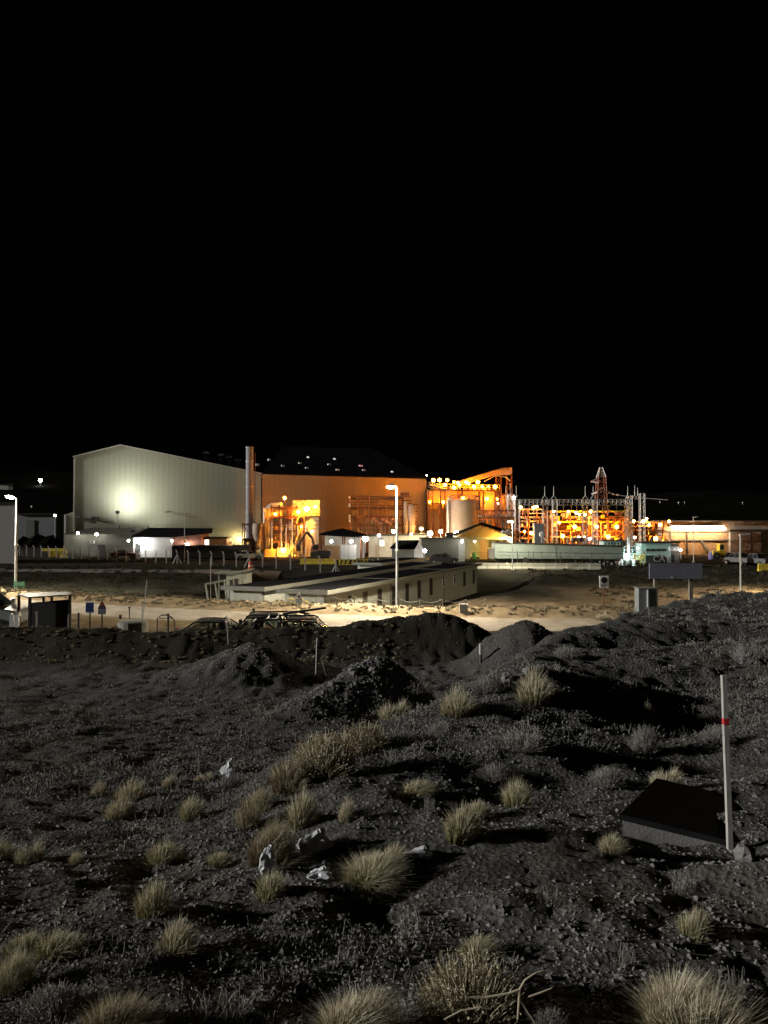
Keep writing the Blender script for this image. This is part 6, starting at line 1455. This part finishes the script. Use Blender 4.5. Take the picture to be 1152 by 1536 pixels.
PL = [
 (1045,1548,180,95,'s','big straw tussock at the bottom right corner'), (522,1548,140,82,'s','big straw tussock at the bottom edge, centre'),
 (190,1540,130,88,'r','big reddish tussock at the bottom edge, left of centre'), (90,1428,75,48,'o','right one of the tuft pair near the bottom left corner'),
 (42,1428,75,42,'o','middle tuft of the cluster near the bottom left corner'), (22,1472,70,70,'o','leftmost tall tuft near the bottom left corner'),
 (268,1420,66,56,'s','round tuft right below the tall tuft in the lower left'), (235,1366,66,68,'o','tall upright tuft in the lower left part of the slope'),
 (250,1292,62,48,'o','rounded tuft midway down the left slope'), (44,1292,42,48,'s','upright tuft near the left edge'), (4,1288,40,44,'o','tuft cut by the left edge'),
 (118,1290,26,24,'o','tiny tuft right of the one near the left edge'), (182,1224,48,42,'s','front tuft of the touching pair on the left slope'), (198,1196,56,34,'s','rear tuft of the touching pair on the left slope'),
 (150,1192,26,30,'s','small tuft just left of the touching pair'), (290,1226,48,42,'o','tuft right of the touching pair'), (305,1172,28,22,'s','small tuft above and right of the touching pair'),
 (255,1178,22,24,'s','smallest tuft right of the touching pair'), (330,1292,38,26,'o','low tuft left of the brown cluster'), (350,1178,44,36,'g','pale grey bush left of the brown cushion'),
 (396,1132,32,18,'g','pale flattened bush above the grey bush'), (410,1342,58,54,'o','tuft just below the white plastic bags'), (405,1288,92,78,'r','broad brown tussock left of the plastic bags'),
 (455,1236,52,74,'s','tall pale tussock behind the broad brown one'), (388,1214,44,46,'s','tuft at the left flank of the brown cluster'), (374,1238,40,40,'b','low shrub left of the broad brown tussock'),
 (432,1182,72,62,'r','brown cushion at the left end of the shrub row'), (488,1160,92,58,'b','middle cushion of the diagonal shrub row'), (545,1124,84,42,'b','upper cushion of the diagonal shrub row'),
 (585,1078,46,38,'s','tuft standing on top of the diagonal shrub row'), (690,1252,66,62,'o','green-based tussock in the middle of the gravel slope'), (716,1220,40,30,'o','low tuft behind the green-based tussock'),
 (772,1206,46,56,'o','tussock left of the dark hollow foot'), (545,1314,112,46,'o','wide low tussock right of the plastic bags'), (588,1292,44,42,'s','tuft rising behind the wide low tussock'),
 (520,1228,26,48,'s','thin tuft alone on the gravel slope'), (626,1188,54,30,'o','low tuft casting a long shadow on the gravel slope'), (990,1178,44,38,'s','pale tuft behind the concrete slab'),
 (914,1274,42,38,'o','tuft at the left corner of the concrete slab'), (1042,1398,58,56,'o','greenish tuft in the dark lower right'), (712,1428,70,38,'o','low tuft in the lower centre right'),
 (802,1050,64,58,'s','pale bush at the left rim of the dark hollow'), (686,1068,60,48,'s','pale bush left of the dark hollow, on the slope crest'), (965,1126,60,62,'g','grey bush right of the dark hollow'),
 (968,1078,26,30,'s','tuft on top of the grey bush right of the hollow'), (905,1176,60,42,'g','grey twiggy bush below the dark hollow'), (1020,1336,56,48,'h','dry herb in front of the concrete slab'),
 (660,1100,46,30,'g','grey bush on the gravel slope below the crest bush'), (780,1120,90,40,'g','low grey scrub patch left of the hollow'), (85,1510,100,60,'g','dark twiggy shrub left of the reddish tussock'),
 (340,1520,120,56,'h','grey dry herbs right of the reddish tussock'), (705,1520,150,80,'b','brown tangled shrub at the bottom under the bare branch'), (820,1535,70,46,'g','small shrub right of the brown tangle at the bottom'),
 (1090,1480,60,50,'h','dry stalks in the dark above the corner tussock'), (640,1215,40,34,'h','dry herb between gravel slope tufts'), (1120,990,60,40,'g','grey shrub near the right edge of the hill crest'),
 (930,1040,70,30,'h','dry stalks along the upper rim of the hollow'), (850,985,50,28,'g','grey shrub on the crest above the hollow'), (730,1035,60,34,'g','grey shrub between the two pale bushes'),
 (620,1040,50,30,'g','dark shrub right of the rocky mound'), (510,1262,40,26,'g','small grey shrub right of the plastic bag'), (905,930,30,14,'s','grass tuft at the hill edge by the road'),
 (820,1350,60,34,'h','sparse dry herb on dark ground in the lower right'), (930,1440,60,40,'h','sparse dry herb left of the greenish tuft'), (740,1165,60,36,'g','grey shrub above the tussock by the hollow'), (1075,1110,60,40,'g','grey shrub behind the white stake')]
for a in PL: plant(*a)

# plastic bags
def bag(px, row, w, h, label, seed):
    g = ground_at(px, row); s = g.y/F; r = random.Random(seed)
    T = Thing('plastic_bag', label, 'bag', px, g.y, z=g.z)
    mb = MB().ball((0,0,h*s*.42), .5, 14, 10); vs = []
    for x, y, z in mb.v:
        z0 = (z-h*s*.42)
        a = math.atan2(y, x); n = 1+.30*math.sin(3*a+seed)+.2*math.sin(5*a+7*z0+seed*2)+r.uniform(-.16,.16)
        vs.append((x*w*s*n, y*w*s*.6*n, h*s*.42 + z0*h*s*1.05*(1+.25*math.sin(2*a+seed))))
    mb.v = vs; T.p('film', mb, M['bag'])
    T.p('knot', MB().path([(0,0,h*s*.8),(w*s*.2,0,h*s*1.1),(w*s*.35,.02,h*s*1.05)], .02*w*s/.15, 5), M['bag'])
bag(470, 1276, 46, 26, 'crumpled white plastic bag lying highest of the litter', 1)
bag(402, 1308, 22, 36, 'upright white plastic bag caught beside the brown tussock', 2)
bag(480, 1314, 36, 14, 'flat pale plastic bag lying lowest of the litter', 3)
bag(628, 1282, 40, 9, 'flat scrap of white plastic right of the wide low tussock', 4)
bag(344, 1166, 18, 26, 'white scrap of plastic caught on the grey bush', 5)

# bare branch at the bottom
g = ground_at(745, 1534)
T = Thing('bare_branch', 'pale bare forked branch lying over the brown shrub at the bottom', 'branch', 745, g.y-.12, z=g.z)
Z = lambda px, row, y=0: (T.x(px,-.15), y-.15, T.z(row,-.15))
T.p('stem', MB().bend([Z(676,1455),Z(686,1475),Z(700,1487),Z(725,1488),Z(760,1482),Z(777,1476),Z(785,1462),Z(800,1452),Z(812,1448)], [.003,.004,.005,.0055,.0055,.005,.004,.003,.002], 6), M['bark'])
T.p('twig', MB().bend([Z(777,1476),Z(776,1495),Z(774,1520)], [.005,.005,.004], 6), M['bark'])
T.p('twig', MB().bend([Z(777,1490),Z(790,1510),Z(803,1530)], [.005,.004,.003], 6), M['bark'])
T.p('twig', MB().bend([Z(790,1487),Z(810,1480),Z(825,1474)], [.004,.004,.002], 6), M['bark'])
T.p('twig', MB().bend([Z(665,1520),Z(690,1507),Z(720,1502),Z(735,1505)], [.003,.004,.004,.003], 6), M['bark'])

# ------------------------------------------------------------------ stones and ground scrub (uncountable)
def scatter(name, pts, gen, m):
    V = []; Fc = []
    for p in pts:
        vs, fs = gen(p); k = len(V); V += vs; Fc += [tuple(i+k for i in f) for f in fs]
    me = bpy.data.meshes.new(name); me.from_pydata(V, [], Fc); me.update()
    return tag(link(name, me, m), kind='stuff')
R = np.random.RandomState(5)
def in_view(X, Y, margin=1.08): return (np.abs(X)/np.maximum(Y,.1) < .5*margin) & (Y > 2.3)
OCT = [(0,2,4),(2,1,4),(1,3,4),(3,0,4),(2,0,5),(1,2,5),(3,1,5),(0,3,5)]
def rock(p):
    x, y, z, s = p; o = R.uniform(.6,1.25,6)*s; ang = R.uniform(0, PI); ca, sa = math.cos(ang), math.sin(ang); f = R.uniform(.4,.85)
    c = [(-o[0],0,0),(o[1],0,0),(0,-o[2],0),(0,o[3],0),(R.uniform(-.3,.3)*s,R.uniform(-.3,.3)*s,o[4]*f),(0,0,-o[5]*f)]
    t = R.uniform(-.5,.5)
    return [(x+a*ca-b*sa, y+a*sa+b*ca, z+h+a*t*.4) for a, b, h in c], OCT
# gravel: dense near the camera, thinner with distance
Yg = 2.4*np.exp(R.rand(46000)*math.log(28/2.4)); Xg = (R.rand(46000)-.5)*1.1*Yg
sz = .006+.020*R.rand(46000)**5+.0011*Yg*R.rand(46000)
Zg = Hnp(Xg, Yg); den = vnoise(Xg*.7+20, Yg*.7)+.5
keep = (den > .32*R.rand(46000)+.12) & (Yg < road_far(Xg)-7)
pts = [(x,y,z,s) for x,y,z,s,k in zip(Xg,Yg,Zg,sz,keep) if k]
scatter('gravel', pts, rock, M['rock'])
# coarser stones on the heaps
pts = []
for mx, my, rx_, ry_, n, s0 in ((-4.45,25.3,1.9,1.7,4500,.022),(-.5,18.7,1.7,1.2,1300,.055),(-1.5,17.6,1.4,1.0,600,.035),(1.9,31.2,3.5,2.2,700,.03),(4.9,26.2,2.2,2.0,700,.03)):
    x = mx+R.normal(0,.5,n)*rx_; y = my+R.normal(0,.5,n)*ry_; z = Hnp(x,y); s = s0*(.4+R.rand(n)**2*1.1)
    pts += list(zip(x,y,z,s))
scatter('rubble', pts[4500:], rock, M['rock'])
scatter('heap_gravel', pts[:4500], rock, mat('pale_gravel', (.26,.25,.205), .9, 0, .3, 6.))
for k, (px, row, w) in enumerate(((1112,1278,34),(1092,1262,14),(530,1003,17),(560,1001,15),(498,1020,13),(790,1003,16),(1115,985,30),(760,1015,22))):
    g = ground_at(px, row+6); s = g.y/F*w*.5
    mb = MB().ball((0,0,s*.3), s, 9, 6, .75); rr = random.Random(k+40); mb.v = [(x*(1+rr.uniform(-.25,.2)), y*(1+rr.uniform(-.25,.2)), z*(1+rr.uniform(-.2,.2))) for x,y,z in mb.v]
    o = mb.build('boulder', M['rock']); o.location = g
    tag(o, ('rough stone at the foot of the white stake','small stone touching the white stake','larger rock on the left of the rocky mound crest','rock on top of the rocky mound','rock low on the left side of the rocky mound','pale rock on the crest right of the stubby post','rock near the right edge of the hill','rock below the stubby post')[k], 'rock')
# low scrub cover
def shrublet(p):
    x, y, z, s = p; vs = []; fs = []
    for i in range(7):                               # a few stalks
        a = R.uniform(0, 2*PI); q = R.rand()**.5*s*.7; h = s*R.uniform(.3,.9); wd = (.0016+.0003*y)
        bx, by = math.cos(a)*q, math.sin(a)*q; tx, ty = bx*1.4+R.normal(0,.25*s), by*1.4+R.normal(0,.25*s); ph = R.uniform(0,PI); c, d = math.cos(ph)*wd, math.sin(ph)*wd
        k = len(vs); vs += [(x+bx-c,y+by-d,z-.02),(x+bx+c,y+by+d,z-.02),(x+tx+c*.5,y+ty+d*.5,z+h),(x+tx-c*.5,y+ty-d*.5,z+h)]; fs.append((k,k+1,k+2,k+3))
    n = 30; U = R.normal(0,1,(n,3)); U /= np.linalg.norm(U,axis=1)[:,None]; W = np.cross(U, R.normal(0,1,(n,3))); W /= np.linalg.norm(W,axis=1)[:,None]
    A = R.rand(n)*2*PI; Q = R.rand(n)**.5; hz = (1-Q*Q*.8)*s*.75*R.uniform(.2,1,n); L = (.006+.0011*y)*R.uniform(.5,1.4,n)
    C = np.stack([x+np.cos(A)*Q*s*1.15, y+np.sin(A)*Q*s*1.15, z+hz],1)
    for c, u, w, l in zip(C, U*L[:,None], W*L[:,None]*.4, L):
        k = len(vs); vs += [tuple(c-u), tuple(c+w), tuple(c+u), tuple(c-w)]; fs.append((k,k+1,k+2,k+3))
    return vs, fs
N_ = 5200
Ys = 3*np.exp(R.rand(N_)*math.log(27/3)); Xs = (R.rand(N_)-.5)*1.1*Ys
e_ = np.interp(Ys, [0,9,11,17,25,30,40], [-1,-1.2,-.2,2.6,9.0,12,16])
dn = vnoise(Xs*.55+3, Ys*.55+9)+.5
left = (Xs < e_-1.2) & (Ys > 8.5) & (Ys < 21); right = (Xs > e_) & (Ys > 8)
kp = np.where(left, dn > .30, np.where(right, dn > .42, (dn > .62) & (R.rand(N_) < .5)))
kp &= (Ys < 24) | right
pts = [(x,y,H(x,y),(.05+.11*r)*(1 if y > 7 else .7)) for x,y,k,r in zip(Xs,Ys,kp,R.rand(N_)) if k]
scatter('scrub', pts, shrublet, mat('scrub_grey', (.11,.108,.098), .9, 0, .3, 2.5, c2=(.23,.225,.195)))
# small grass on the bank and the verge
pts = []
for _ in range(500):
    x = R.uniform(-19, 1); y = R.uniform(27.5, 31.2); pts.append((x, y, H(x,y), R.uniform(.03,.1)))
for _ in range(1500):
    x = R.uniform(-32, 16); y = float(road_far(x))+R.uniform(.5, 6); pts.append((x, y, H(x,y), R.uniform(.05,.16)))
scatter('verge_grass', pts, shrublet, mat('verge_straw', (.20,.165,.10), .9, 0, .3, 2.5, c2=(.36,.30,.19)))
pts = []
for _ in range(1500):
    y = R.uniform(56, 108); x = R.uniform(-.56*y, .5*y)
    if not (-15 < x < 18) and y > float(road_far(x))+7: pts.append((x, y, H(x,y), R.uniform(.1,.4)))
scatter('heath', pts, shrublet, mat('heath_dark', (.03,.027,.018), .95, 0, .3, 2.5, c2=(.075,.066,.045), spec=0.))
